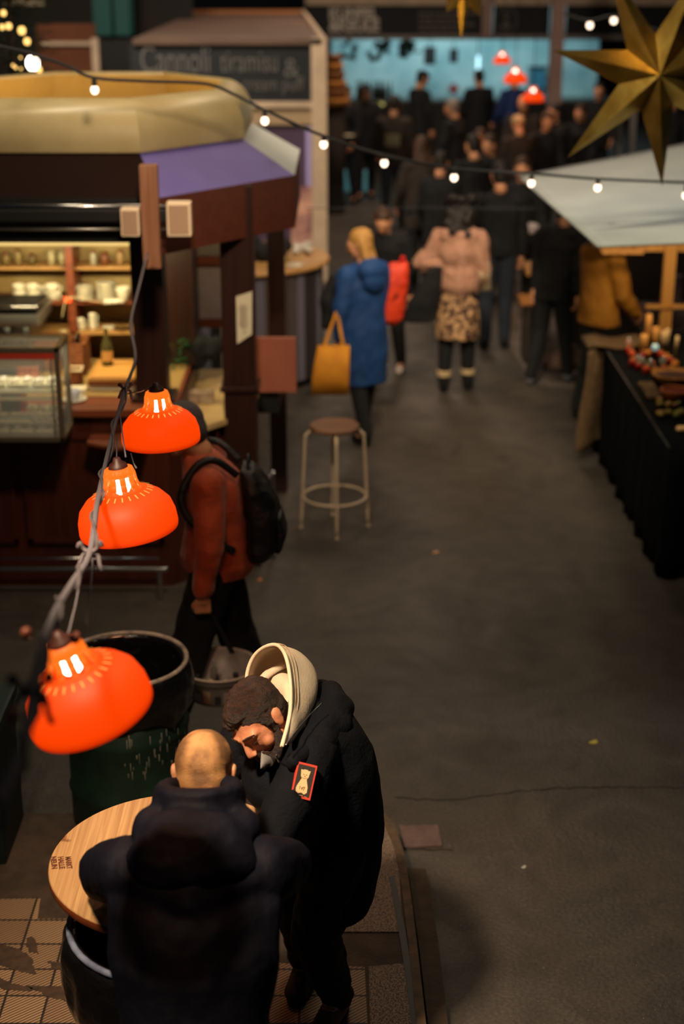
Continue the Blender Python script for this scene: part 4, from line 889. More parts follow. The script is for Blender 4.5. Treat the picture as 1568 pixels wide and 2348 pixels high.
def plates(px, n, r, z, Y, lb, grp):
    x = shx(px, 660, z, Y); first = None
    for k in range(n):
        if first is None:
            b = B(); b.lathe([(.001, .002), (r*.6, .0), (r*.65, .004), (r, .012), (r*.99, .015), (r*.6, .007), (.001, .006)], n=32); first = b.done('plate', WHITE_C, None, True, label='', category='plate', group=grp); o = first
        else: o = first.copy(); COL.objects.link(o)
        o.location = (x+rnd.uniform(-.002, .002), Y, z+k*.0105); o['label'] = 'white plate in the %s plate stack on the kiosk shelf' % lb
plates(193, 9, .062, S2, 9.94, 'left', 'left stack of plates on the kiosk shelf')
plates(245, 11, .066, S2, 9.94, 'taller right', 'right stack of plates on the kiosk shelf')
for i, px in enumerate((118, 142, 167)):
    b = B(); b.lathe([(.001, 0), (.022, 0), (.028, .09), (.026, .09), (.02, .008), (.001, .008)], n=18); o = b.done('drinking_glass', mat('frosted_glass', (200, 190, 150), .3, trans=.3), None, True, label='pale tumbler on the top kiosk shelf, %s of three' % ('left', 'middle', 'right')[i], category='glass', group='tumblers on the top kiosk shelf'); o.location = (shx(px, 600, S3, 10.0), 10.02, S3)
for i, (px, r, h, c) in enumerate(((12, .03, .07, (120, 100, 60)), (40, .022, .09, (140, 120, 80)), (72, .026, .06, (96, 82, 50)), (213, .02, .08, (170, 166, 150)), (240, .03, .07, (110, 64, 40)), (275, .022, .085, (160, 130, 90)))):
    b = B(); b.lathe([(.001, 0), (r, 0), (r, h*.75), (r*.7, h*.9), (r*.7, h), (.001, h)], n=16); o = b.done('storage_jar', mat('jar%d' % i, c, .4), None, True, label='%s storage jar at %s of the top kiosk shelf' % (('olive', 'sandy', 'brown', 'grey', 'reddish', 'tan')[i], ('the far left', 'the left', 'left of the tumblers', 'right of the tumblers', 'the right', 'the right end')[i]), category='jar', group='jars on the top kiosk shelf'); o.location = (shx(px, 600, S3, 10.0), 10.03, S3)
    b = B(); b.lathe([(.001, h), (r*.75, h), (r*.75, h+.012), (.001, h+.012)], n=14); b.done('lid', MAHOG_L, o, True)
b = B(); p = at(157, 668, Y=9.9); b.box((0, 0, .018), (.05, .03, .036), bev=.004); o = b.done('price_card', mat('orange_card', (240, 92, 40), .6, emit=(240, 80, 30), es=.25), label='small bright orange card between the cups and plate stacks', category='card'); o.location = (p.x, 9.86, S2)  # faint glow added to the card's colour
# espresso cups on the lower shelf
n_ = 0
for (px, ks, tl) in ((168, 2, 0), (186, 2, .3), (212, 3, 0)):
    for k in range(ks):
        o = cup((shx(px, 720, S1, 9.9), 9.92, S1+.033*k), .024, .042, 'espresso cup number %s up in the %s small stack on the lower kiosk shelf' % (('one', 'two', 'three')[k], ('left', 'middle', 'right')[n_]), 'espresso cups on the lower kiosk shelf'); o.rotation_euler[0] = tl*k
    n_ += 1
b = B(); b.lathe([(.001, 0), (.03, .0), (.042, .02), (.04, .022), (.001, .006)], n=20); o = b.done('small_bowl', WHITE_C, None, True, label='shallow white bowl right of the espresso cups', category='bowl'); o.location = (shx(248, 720, S1, 9.9), 9.92, S1)
b = B(); b.box((0, 0, .02), (.10, .08, .04), bev=.008); o = b.done('plastic_tub', GLASS, None, True, label='clear plastic box at the right end of the lower kiosk shelf', category='box'); o.location = (shx(282, 720, S1, 9.9), 9.93, S1)
# desk lamp with a white tubular head
t2 = thing('desk_lamp', 'bent wire desk lamp with a white tube head over the espresso cups', 'lamp', (shx(140, 735, S1, 9.88), 9.88, S1)); p = lambda x, y: at(x, y, Y=9.84)
b = B(); b.tube(smooth([p(142, 728), p(150, 690), p(160, 682), p(185, 685), p(238, 694)]), .004, 6); b.done('lamp_arm', CREAM, t2, True, True)
b = B(); b.cyl(p(238, 692), p(284, 690), .016); b.done('lamp_head', mat('lamp_white', (226, 220, 200), .5), t2, True, True)
b = B(); q_ = p(142, 730); b.lathe([(.001, S1), (.03, S1), (.03, S1+.01), (.001, S1+.014)], (q_.x, 9.86, 0), 16); b.done('lamp_foot', CREAM, t2, True, True)
# wicker baskets
WICK = mat('wicker', (150, 86, 36), .7, c2=(104, 54, 22), scale=60, detail=2, bump=.8, bscale=70, stretch=(.3, 1, 2))
def basket(loc, w_, d_, h_, label, liner=False, rz=0):
    t = thing('wicker_basket', label, 'basket', loc, rz)
    b = B(); th = .008
    b.box2((-w_/2, -d_/2, 0), (w_/2, d_/2, th)); b.box2((-w_/2, -d_/2, 0), (w_/2, -d_/2+th, h_)); b.box2((-w_/2, d_/2-th, 0), (w_/2, d_/2, h_)); b.box2((-w_/2, -d_/2, 0), (-w_/2+th, d_/2, h_)); b.box2((w_/2-th, -d_/2, 0), (w_/2, d_/2, h_))
    b.done('basket_body', WICK, t)
    b = B(); b.tube([V((x, y, h_)) for x, y in ((-w_/2, -d_/2), (w_/2, -d_/2), (w_/2, d_/2), (-w_/2, d_/2))], .007, 6, True); b.done('basket_rim', mat('white_cloth', (214, 196, 160), .8) if liner else WICK, t, True)
    return t
basket((shx(107, 800, ZC, 9.7), 9.72, ZC+.006), .24, .20, .20, 'large open wicker basket behind the glass display case')
basket((shx(182, 800, ZC, 9.62), 9.62, ZC+.006), .12, .24, .21, 'tall narrow wicker basket holding dark bottles')
basket((shx(172, 850, ZC, 9.35), 9.33, ZC+.006), .105, .10, .095, 'small wicker basket with a white cloth rim', True)
def bottle(loc, r, h, m, label, lab=None, grp=None, cat='bottle'):
    b = B(); b.lathe([(.001, 0), (r, .002), (r, h*.5), (r*.8, h*.62), (r*.36, h*.78), (r*.34, h*.95), (r*.42, h*.955), (r*.42, h), (.001, h)], n=20); o = b.done('bottle', m, None, True, label=label, category=cat, group=grp); o.location = loc
    if lab: b = B(); b.lathe([(r*1.02, h*.14), (r*1.02, h*.42)], n=20); b.done('bottle_label', lab, o, True)
    return o
DKG = mat('dark_glass', (16, 18, 14), .1, coat=.5)
for i, dy in enumerate((-.05, .05)): bottle((shx(182, 800, ZC, 9.6), 9.60+dy, ZC+.016), .03, .24, DKG, 'dark bottle in the narrow wicker basket, %s' % ('front', 'rear'[0:4])[i], None, 'dark bottles in the wicker basket')
# cutting boards stacked, bottle on top
BRD = m_wood('board', (176, 124, 58), (200, 148, 76), 1, 'X', .5)
bx, by = shx(262, 840, 1.2, 9.35), 9.36; z = ZC+.006
for i, (w_, d_, h_, m_, lb) in enumerate(((.30, .36, .018, PAPER, 'white board at the bottom of the cutting board stack'), (.30, .38, .018, PAPER, 'second white board from the bottom of the cutting board stack'), (.31, .42, .03, MAHOG_L, 'reddish wooden board under the top cutting board'), (.31, .44, .022, BRD, 'topmost light wooden cutting board with the bottle on it'))):
    b = B(); b.box((0, 0, h_/2), (w_, d_, h_), bev=.004); o = b.done('cutting_board', m_, label=lb, category='cutting board', group='stack of cutting boards'); o.location = (bx+.02, by, z)
    if i == 3: b = B(); b.tube([V((sx*w_*.44, sy*d_*.45, h_)) for sx, sy in ((-1, -1), (1, -1), (1, 1), (-1, 1))], .003, 6, True); b.done('juice_groove', m_wood('groove', (140, 90, 40), (150, 100, 46), 1, 'X'), o)
    z += h_
bottle((shx(246, 828, z, 9.42), 9.44, z), .036, .24, mat('clear_bottle', (150, 140, 90), .08, trans=.8, ior=1.2), 'clear glass bottle with a tan label on the cutting board', mat('tan_label', (190, 140, 70), .7))
# saucer and cup at the counter edge
sx_, sy_ = shx(171, 897, ZC, 8.98), 8.97
b = B(); b.lathe([(.001, .002), (.04, 0), (.078, .012), (.077, .015), (.045, .006), (.001, .005)], n=32); o = b.done('saucer', WHITE_C, None, True, label='white saucer at the front edge of the kiosk counter', category='saucer'); o.location = (sx_, sy_, ZC)
cup((sx_, sy_, ZC+.005), .042, .062, 'pale blue-grey coffee cup on the saucer at the counter edge', None, mat('blue_china', (176, 180, 190), .3), rz=-.3)
b = B(); b.box((0, 0, .01), (.14, .09, .02), bev=.003); o = b.done('napkin_stack', PAPER, label='cream napkin stack behind the coffee cup', category='napkins'); o.location = (shx(176, 872, ZC, 9.2), 9.17, ZC+.006)
# espresso machine at the far left
t2 = thing('espresso_machine', 'chrome espresso machine cut off by the left edge', 'coffee machine', (-1.98, 9.62, ZC+.006)); z = ZC+.006
b = B(); b.box2((-2.25, 9.45, z+.04), (-1.93, 9.88, z+.16), .02); b.box2((-2.25, 9.50, z+.16), (-1.99, 9.88, z+.34), .02); b.done('machine_body', STEEL, t2, world=True)
b = B(); b.box2((-2.25, 9.42, z+.34), (-1.90, 9.88, z+.42), .03); b.done('machine_head', STEEL, t2, world=True)
b = B(); b.box2((-2.25, 9.44, z+.42), (-1.92, 9.86, z+.455), .012); b.done('cup_tray', BLACKM, t2, world=True)
b = B(); b.tube([V((-2.2, 9.43, z+.47)), V((-1.92, 9.43, z+.47)), V((-1.90, 9.6, z+.47)), V((-1.90, 9.86, z+.47))], .006, 8); b.done('cup_guard', CHROME, t2, True, True)
for i in range(2): b = B(); b.cyl((-1.98+.0*i, 9.42, z+.30-.0*i), (-2.0-.12*i, 9.30, z+.27), .014, .011); b.cyl((-2.0-.12*i, 9.44, z+.34), (-2.0-.12*i, 9.44, z+.26), .03); b.done('portafilter', BLACKM, t2, True, True)
b = B(); b.box2((-2.25, 9.40, z), (-1.93, 9.88, z+.04), .006); b.done('drip_tray', CHROME, t2, world=True)
# striped tea towel
t2 = p = at(75, 838, Y=9.30); b = B()
b.grid(lambda u, v: V((shx(48, 0, 1.2, 9.3)+.135*u, 9.20+.012*math.sin(v*9), ZC+.01+.135*v)), 14, 10)
b.done('tea_towel', mat('pink_towel', (206, 136, 100), .9, c2=(176, 96, 66), scale=30, stretch=(6, 1, .2)), None, True, True, solid=.006, label='pink striped tea towel hung behind the glass display case', category='towel')

# ---------------- glass display case
CZ = 1.075; x1, y0, y1 = -1.605, 8.42, 8.74
t2 = thing('display_case', 'glass pastry display case with steel frame on the kiosk counter ledge', 'display case', (-1.95, 8.6, CZ))
FR = mat('case_frame', (150, 136, 116), .3, .8)
for (a, c) in (((-2.35, y0, CZ), (x1, y1, CZ+.03)), ((x1-.03, y0, CZ), (x1, y0+.03, CZ+.55)), ((x1-.03, y1-.03, CZ), (x1, y1, CZ+.55)), ((-2.35, y0, CZ+.53), (x1, y0+.03, CZ+.56)), ((-2.35, y1-.03, CZ+.53), (x1, y1, CZ+.56)), ((x1-.03, y0, CZ+.53), (x1, y1, CZ+.56)), ((x1-.055, y0+.004, CZ+.03), (x1-.045, y0+.02, CZ+.53))):
    b = B(); b.box2(a, c, .004); b.done('case_frame', FR, t2, world=True)
b = B(); b.box2((-2.35, y0+.01, CZ+.03), (x1-.03, y0+.014, CZ+.53)); b.done('front_glass', mat('thin_glass', (220, 230, 225), .05, alpha=.16, spec=.6), t2, world=True)
b = B(); b.box2((-2.35, y0+.02, CZ+.545), (x1-.02, y1-.02, CZ+.551)); b.done('top_glass', MATS['thin_glass'], t2, world=True)
b = B(); b.box2((x1-.018, y0+.03, CZ+.03), (x1-.014, y1-.03, CZ+.53)); b.done('side_glass', MATS['thin_glass'], t2, world=True)
area('case_fill_light', (-1.85, 8.58, 1.60), (-1.85, 8.58, 1.1), .5, 1.6, (1, .9, .66), 170, .1)  # added fill inside the case to brighten its trays
SHW = mat('case_shelf', (206, 196, 160), .5)
for z in (.13, .30): b = B(); b.box2((-2.34, y0+.04, CZ+z), (x1-.035, y1-.03, CZ+z+.008)); b.done('glass_shelf', mat('shelf_glass', (200, 210, 190), .1, alpha=.4), t2, world=True)
b = B(); b.box2((-2.34, y1-.035, CZ+.03), (x1-.03, y1-.03, CZ+.14)); b.done('back_board', mat('case_back', (70, 68, 72), .5), t2, world=True)
b = B(); b.box2((-2.0, y0+.003, CZ+.495), (x1-.03, y0+.008, CZ+.53)); b.done('red_strip', mat('red_strip', (170, 50, 34), .5), t2, world=True)
for z in (.285, .11, .245): b = B(); b.box2((-2.34, y0+.022, CZ+z), (x1-.035, y0+.028, CZ+z+.02)); b.done('price_rail', SHW, t2, world=True)
for i in range(3):
    for j, z in enumerate((.034, .138, .308)):
        b = B(); w_ = .125; xx = -1.72-.14*i; b.box((0, 0, .006), (w_, .20, .012), bev=.003); b.box((0, -.095, .012), (w_, .01, .02), bev=.002)
        o = b.done('serving_tray', SHW, label='white serving tray on the %s level of the display case, %s from its right end' % (('bottom', 'middle', 'top')[j], ('first', 'second', 'third')[i]), category='tray', group='trays in the display case'); o.location = (xx, 8.58, CZ+z)
        b = B(); b.loft([((-.04, -.02, .014), (.03, 0, 0), (0, .05, 0)), ((-.035, -.02, .035), (.02, .0, 0), (0, .04, 0))], 10); b.loft([((.03, .0, .014), (.028, 0, 0), (0, .05, 0)), ((.03, .0, .036), (.02, 0, 0), (0, .04, 0))], 10)
        b.done('wrapped_pastry', PAPER, o, True)
text('Coca', 'glass_lettering', TXT_W, t2, frame((-1.72, y0+.006, CZ+.16), (1, 0, 0), (0, 0, 1)), .075, .0005, shear=.35)
b = B(); b.box2((-1.98, 8.5, CZ+.15), (-1.86, 8.6, CZ+.26), .004); o = b.done('menu_box', mat('olive_box', (66, 62, 44), .6), world=True, label='dark olive box with a red edge inside the display case', category='box')
b = B(); b.box2((.06, -.051, .0), (.078, .04, .11)); b.done('red_edge', mat('red_edge', (190, 30, 26), .5), o)
# plant, coat and paper on the side counter
t2 = thing('potted_plant', 'small leafy green plant in a pale pot between the two kiosk posts', 'plant', at(398, 800, Y=9.75).xy.to_3d()+V((0, 0, .995)))
b = B(); b.lathe([(.001, 0), (.04, 0), (.055, .10), (.05, .10), (.045, .08), (.001, .08)], n=20); b.done('pot', mat('pale_pot', (190, 160, 116), .6), t2, True)
b = B()
for i in range(60):
    a = rnd.uniform(0, 6.28); r_ = rnd.uniform(.02, .085); z = .12+rnd.uniform(0, .24); d = V((math.cos(a), math.sin(a), rnd.uniform(-.2, .8))).normalized(); s_ = V((-d.y, d.x, 0)).normalized()*.014; p0 = V((r_*math.cos(a), r_*math.sin(a), z)); L_ = .045
    b.extr([p0, p0+d*L_*.5+s_, p0+d*L_, p0+d*L_*.5-s_], V((0, 0, .001)))
b.done('foliage', mat('leaf_green', (30, 84, 42), .5), t2)
b = B(); b.tube([V((0, 0, .08)), V((.01, 0, .2)), V((0, .01, .34))], .005, 6); b.done('stem', mat('stem_brown', (60, 50, 30), .8), t2)
b = B(); c_ = at(445, 815, Y=9.85)
for (x, y, r_) in ((410, 830, .07), (430, 800, .08), (455, 795, .09), (480, 800, .08), (500, 790, .06), (425, 850, .05), (400, 855, .04), (455, 830, .06)): b.ell(at(x, y, Y=9.85), (r_, r_*.7, r_))
b.blob('draped_coat', BLACKC, None, .012, 3, True, disp=fold(.015, 10, 3), label='black coat heaped on the pale side counter of the kiosk', category='coat')
t2 = thing('cutlery_rack', 'low grey-brown cutlery rack on the pale side counter', 'rack', (at(460, 880, Y=9.45).x, 9.5, .995))
b = B(); b.box((0, 0, .04), (.16, .10, .08), bev=.01); b.done('rack_body', mat('rack_grey', (118, 96, 78), .5, c2=(160, 140, 118), scale=20), t2)
b = B(); b.box((.11, .0, .06), (.012, .04, .12), rot('Y', 12)); b.done('rack_handle', CREAM, t2)

# ================================================================ neighbouring round counter
rc = V((-.86, 13.78, 0)); RR_ = .74
t = thing('round_counter', 'round oak-topped counter with vertical striped front beside the cream column', 'counter', rc)
b = B(); b.lathe([(.001, 1.07), (RR_, 1.07), (RR_+.01, 1.08), (RR_+.01, 1.10), (RR_, 1.11), (.001, 1.11)], rc, 64); b.done('counter_top', OAK, t, False, True)
STR = [(120, 122, 134), (96, 92, 104), (140, 124, 112), (70, 54, 48), (112, 112, 124), (88, 84, 96), (46, 40, 40), (120, 92, 76), (70, 62, 60), (30, 28, 28), (96, 74, 62), (54, 48, 48)]
for i in range(24):
    a0 = math.radians(180+i*8.5-12); a1 = math.radians(180+(i+1)*8.5-13); b = B(); r_ = RR_-.05
    b.prism([(rc.x+r_*math.cos(a0), rc.y+r_*math.sin(a0)), (rc.x+r_*math.cos(a1), rc.y+r_*math.sin(a1)), (rc.x+(r_-.03)*math.cos(a1), rc.y+(r_-.03)*math.sin(a1)), (rc.x+(r_-.03)*math.cos(a0), rc.y+(r_-.03)*math.sin(a0))], .08, 1.07)
    b.done('front_slat', mat('slat%d' % (i % 12), STR[(i*5) % 12] if i < 12 else STR[(i) % 12], .6), t, world=True)
b = B(); b.lathe([(.001, 0), (RR_-.12, 0), (RR_-.12, 1.07)], rc, 48); b.done('counter_core', BLACKM, t, True, True)
def on(px, py, z): p = at(px, py, z=z); return p
t2 = thing('black_bag', 'black bag with an orange label lying on the round counter', 'bag', on(615, 600, 1.11))
b = B(); o_ = on(615, 597, 1.11); b.ell(o_+V((0, 0, .08)), (.19, .13, .09)); b.ell(o_+V((.12, .05, .12)), (.10, .09, .08)); b.ell(o_+V((-.13, .03, .13)), (.08, .08, .10)); b.blob('bag_body', BLACKC, t2, .014, 3, True, disp=fold(.02, 8, 5))
p = at(634, 558, Y=o_.y-.15); b = B(); b.box(p, (.11, .012, .045), rot('Y', -28)); b.done('orange_label', mat('orange_label', (160, 92, 40), .7), t2, world=True)
b = B(); o_ = on(690, 582, 1.11)
for i in range(9): b.ell(o_+V((rnd.uniform(-.09, .09), rnd.uniform(-.05, .08), .03+rnd.uniform(0, .07))), (rnd.uniform(.03, .06), .04, rnd.uniform(.015, .03)), rot('Z', rnd.uniform(0, 90)))
b.blob('crumpled_paper', mat('white_paper', (176, 172, 162), .8), None, .01, 1, True, disp=fold(.012, 22, 4), label='heap of crumpled white paper on the round counter', category='paper')
b = B(); b.lathe([(.001, 0), (.05, 0), (.075, .012), (.074, .016), (.001, .008)], n=24); o = b.done('plate', WHITE_C, None, True, label='small white plate at the front of the round counter', category='plate'); o.location = on(675, 610, 1.11)
b = B(); b.box((0, 0, .02), (.14, .1, .04), bev=.015); o = b.done('bread_bag', mat('sandy_bag', (134, 112, 66), .8), None, label='sandy paper bag on the round counter left of the plate', category='bag'); o.location = on(648, 600, 1.11)
# ================================================================ figures of the middle and far ground
HAIRS = {'dark': mat('hair_dark', (26, 20, 18), .6, bump=.4, bscale=60), 'brown': mat('hair_brown', (62, 40, 26), .6, bump=.4, bscale=60), 'blond': mat('hair_blond', (168, 124, 62), .6, bump=.4, bscale=60), 'grey': mat('hair_grey', (120, 112, 104), .6, bump=.4, bscale=60), 'cap': mat('black_cap', (12, 12, 14), .8), 'beanie': mat('cream_beanie', (180, 150, 112), .9)}
def folk(X, Y, h, yaw, top, bot, hair, style, label, lean=0, coat=.86, arms=((.06, .02), (.06, .02)), walk=.08, headyaw=0, headpitch=-8, shoe=None, voxel=.0125, armw=None, group=None, sleeve=None, bulk=1.0, legs=None, tagp=None):
    """arms: per side (elbow forward, wrist forward) or ((x,y,z) elbow,(x,y,z) wrist) in body space; facing +Y, turned by yaw"""
    s = h/1.75
    pel = V((0, 0, .93)); L_ = math.radians(lean)
    def up(x, y, z):
        q = V((x, y, z))-pel; q = Matrix.Rotation(-L_, 3, 'X') @ q; return (pel+q)*s
    J = {}
    for k, sx in enumerate((-1, 1)):
        a = arms[k]
        J['sh', k] = up(sx*.175, 0, 1.40)
        if isinstance(a[0], (tuple, list)): J['el', k] = V(a[0])*s; J['wr', k] = V(a[1])*s
        else: J['el', k] = up(sx*.235, a[0]-.02, 1.12); J['wr', k] = up(sx*.24, a[1]+a[0], .88+max(0, a[1])*.6)
        J['hip', k] = V((sx*.085, 0, .92))*s; w_ = walk*(1 if k else -1)
        J['kn', k] = V((sx*.095, .03+w_*.4, .50))*s; J['an', k] = V((sx*.10, w_*1.2, .10))*s; J['to', k] = V((sx*.115, w_*1.2+.13, .045))*s
        if legs: J['kn', k], J['an', k], J['to', k] = [V(q)*s for q in legs[k]]
    hc = up(0, .035, 1.63); J['head'] = hc; yw = math.radians(headyaw)
    f = V((-math.sin(yw)*math.cos(math.radians(headpitch)), math.cos(yw)*math.cos(math.radians(headpitch)), math.sin(math.radians(headpitch)))); f = Matrix.Rotation(-L_*.6, 3, 'X') @ f
    R = headR(f, (0, 0, 1)); b = B(); head_prims(b, hc, R, s)
    b.cap(hc+R@V((0, -.03, -.06)), up(0, -.01, 1.42), .052*s, .06*s)
    b.tor([]) if False else None
    b.loft([(up(0, 0, .90), V((.14, 0, 0))*s, V((0, .09, 0))*s), (up(0, 0, 1.1), V((.12, 0, 0))*s, V((0, .085, 0))*s), (up(0, 0, 1.3), V((.15, 0, 0))*s, V((0, .09, 0))*s), (up(0, 0, 1.42), V((.12, 0, 0))*s, V((0, .07, 0))*s)])
    for k in (0, 1):
        b.cap(up(0, 0, 1.38), J['sh', k], .06*s, .05*s); b.cap(J['sh', k], J['el', k], .046*s, .038*s); b.cap(J['el', k], J['wr', k], .038*s, .027*s)
        d = (J['wr', k]-J['el', k]).normalized(); sd = V((1 if k == 0 else -1, 0, 0)); sd = (sd-d*sd.dot(d)).normalized()
        th = V((0, 1, .2)); th = (th-d*th.dot(d)).normalized(); hand(b, J['wr', k], d, sd, th, 1.12*s, 28)
        b.cap(J['hip', k], J['kn', k], .075*s, .05*s); b.cap(J['kn', k], J['an', k], .05*s, .036*s); b.cap(J['an', k], J['to', k], .034*s, .024*s)
    P = b.blob('person', SKIN, voxel=voxel, sm=2, label=label, category='person', group=group); P.location = (X, Y, 0); P.rotation_euler[2] = math.radians(yaw)
    def hp(x, y, z): return hc + R@(V((x, y, z))*s)
    b = B()
    if style != 'bald':
        if style in ('cap', 'beanie'):
            b.ell(hp(0, -.012, .050), [q*s for q in (.090, .108, .080)], R, 16)
            if style == 'cap': b.ell(hp(0, .09, .045), [q*s for q in (.075, .07, .010)], R, 16); b.ell(hp(0, -.05, -.02), [q*s for q in (.078, .06, .07)], R, 16)
        else:
            b.ell(hp(0, -.026, .046), [q*s for q in (.086, .102, .090)], R, 16); b.ell(hp(0, -.052, -.01), [q*s for q in (.078, .062, .082)], R, 16)
        if style == 'long':
            for sx in (-1, 0, 1): b.cap(hp(sx*.055, -.045, .02), hp(sx*.075, -.060-.02*(sx == 0), -.19), .045*s, .040*s)
        if style == 'curly':
            for i in range(40):
                a = rnd.uniform(0, 6.28); b.ell(hp(.105*math.cos(a), -.035+.10*min(.25, math.sin(a)), rnd.uniform(-.24, .12)), [rnd.uniform(.038, .058)*s]*3, None, 10)
            b.ell(hp(0, -.05, -.08), [q*s for q in (.13, .08, .20)], R, 14)
        b.blob('hair' if style not in ('cap', 'beanie') else 'hat', HAIRS[hair], P, voxel*.9, 1)
    b = B(); B1 = bulk
    hem = coat
    secs = [(pel*0+V((0, .0, hem))*s, V((.19*B1, 0, 0))*s, V((0, .135*B1, 0))*s)]
    if hem < .8: secs.append((V((0, 0, .80))*s, V((.195*B1, 0, 0))*s, V((0, .14*B1, 0))*s))
    secs += [(up(0, 0, .98), V((.185*B1, 0, 0))*s, V((0, .14*B1, 0))*s), (up(0, 0, 1.15), V((.175*B1, 0, 0))*s, V((0, .135*B1, 0))*s), (up(0, 0, 1.32), V((.20*B1, 0, 0))*s, V((0, .135*B1, 0))*s), (up(0, 0, 1.42), V((.15, 0, 0))*s, V((0, .10, 0))*s), (up(0, 0, 1.49), V((.085, 0, 0))*s, V((0, .080, 0))*s)]
    b.loft(secs, 22)
    for k in (0, 1):
        b.cap(up(0, 0, 1.37), J['sh', k], .10*s, .078*s*B1); b.chain([J['sh', k], J['el', k], J['wr', k].lerp(J['el', k], .08)], [.080*s*B1, .066*s*B1, (armw or .05)*s])
    b.blob('coat' if coat < .75 else 'jacket', top, P, voxel, 3, disp=fold(.012, 9, X*3, (1, 1, .7)))
    if sleeve: pass
    for k in (0, 1):
        b = B(); b.chain([J['hip', k], J['kn', k], J['an', k]+V((0, 0, .0))], [.105*s, .075*s, .055*s]); b.blob('trouser_leg', bot, P, voxel, 2)
        b = B(); t_, a_ = J['to', k], J['an', k]; fl = V((a_.x, a_.y, a_.z-.055*s)); b.cap(fl, t_, .045*s, .036*s); b.cap(a_, fl, .045*s, .045*s); b.blob('shoe', shoe or BLACKM, P, voxel, 1)
    return P, J, s
def XY(px, Y, z=1.2): return (px-784)/FPX*(Y*math.cos(PITCH)+(CAMZ-z)*math.sin(PITCH))

# ---- woman in the blue coat, yellow tote, orange backpack
BLUEC = mat('blue_coat', (14, 62, 118), .75, c2=(10, 50, 98), scale=6, bump=.3, bscale=30)
bx_ = XY(838, 11.8); P, J, s = folk(bx_, 11.8, 1.70, 38, BLUEC, BLACKC, 'blond', 'long', 'woman in a long blue coat holding a yellow tote bag', lean=4, coat=.50, walk=.12, headyaw=35, headpitch=-12, arms=((.02, .02), (.10, .10)), armw=.052, bulk=1.05)
b = B(); b.ell((0, -.07, 1.40), (.13, .10, .10)); b.ell((.0, -.10, 1.32), (.11, .07, .10)); b.blob('coat_hood', BLUEC, P, .012, 3)
M_ = Matrix.Rotation(math.radians(38), 4, 'Z'); M_.translation = V((bx_, 11.8, 0)); hd_ = M_ @ J['wr', 0] + V((-.005, 0, -.10))
YEL = mat('mustard_canvas', (196, 130, 22), .8, c2=(176, 112, 18), scale=8, bump=.3, bscale=30)
tt_ = thing('tote_bag', 'mustard yellow canvas tote bag with long handles, held by the woman in blue', 'bag', at(762, 905, Y=11.55))
z0 = at(760, 905, Y=11.55).z; z1 = at(760, 792, Y=11.55).z; xl, xr = at(712, 890, Y=11.55).x, at(800, 910, Y=11.55).x
b = B(); xa, xb = at(728, 792, Y=11.55).x, at(802, 800, Y=11.55).x
b.loft([((( xl+xr)/2, 11.55, z0), ((xr-xl)/2, 0, 0), (0, .015, 0), 4), (((xl+xr)/2+.005, 11.55, (z0*2+z1)/3), ((xr-xl)/2-.004, 0, 0), (0, .05, 0), 3), (((xa+xb)/2, 11.55, z1), ((xb-xa)/2, 0, 0), (0, .022, 0), 3)], 28, caps=True)
b.done('bag_body', YEL, tt_, True, True)
for dy in (-.022, .022):
    b = B(); top_ = at(772, 712, Y=11.62); p0 = V((xa+.05, 11.55+dy, z1-.01)); p1 = V((xb-.05, 11.55+dy, z1-.01))
    for q0 in (p0, p1): w_ = V((.012, 0, 0)); b.extr([q0-w_, q0+w_, top_+w_*.8, top_-w_*.8], V((0, .004, 0)))
    b.done('handle', YEL, tt_, world=True)
ORB = mat('orange_nylon', (214, 62, 22), .6, c2=(190, 44, 16), scale=7, bump=.4, bscale=24)
oc = V((XY(897, 12.1, 1.15), 12.05, 0)); tb_ = thing('backpack', 'orange-red backpack beside the blue coat', 'backpack', oc+V((0, 0, .95)))
b = B(); b.loft([(oc+V((-.045, 0, .90)), (.09, 0, 0), (0, .05, 0), 3), (oc+V((-.035, 0, .95)), (.13, 0, 0), (0, .09, 0), 3), (oc+V((0, 0, 1.15)), (.13, 0, 0), (0, .10, 0), 3), (oc+V((.035, 0, 1.32)), (.105, 0, 0), (0, .08, 0), 3), (oc+V((.06, 0, 1.40)), (.07, 0, 0), (0, .05, 0), 3)], 26); b.blob('pack_body', ORB, tb_, .012, 3, True, disp=fold(.012, 10, 3))
b = B(); b.tube(smooth([oc+V((.07, 0, 1.40)), oc+V((.075, 0, 1.44)), oc+V((.095, 0, 1.44)), oc+V((.10, 0, 1.40))]), .01, 6); b.done('grab_handle', mat('red_strap', (190, 22, 20), .6), tb_, True, True)
b = B(); b.box(oc+V((.03, -.105, 1.15)), (.012, .01, .05), rot('Y', 20)); b.done('buckle', BLACKM, tb_, world=True)
# ---- the others near the middle of the aisle
cr_ = []
PINK = mat('dusty_pink_knit', (176, 134, 112), .9, c2=(158, 114, 94), scale=14, bump=.5, bscale=60, stretch=(3, 3, .6))
FLOR = mat('patterned_skirt', (60, 40, 30), .8, c2=(190, 150, 110), scale=22, detail=3, lo=.46, hi=.56)
px_ = XY(1052, 13.25); P, J, s = folk(px_, 13.25, 1.72, -12, PINK, BLACKC, 'dark', 'curly', 'woman in a dusty pink sweater and patterned skirt, seen from behind', coat=.92, walk=.05, arms=(((-.31, .0, 1.14), (-.12, .16, 1.22)), ((.23, .02, 1.12), (.19, .14, 1.05))), armw=.07, bulk=1.02)
b = B(); b.loft([(V((0, 0, .50))*s, V((.20, 0, 0)), V((0, .15, 0))), (V((0, 0, .70))*s, V((.20, 0, 0)), V((0, .15, 0))), (V((0, 0, .98))*s, V((.16, 0, 0)), V((0, .125, 0)))], 28); b.blob('skirt', FLOR, P, .012, 2)
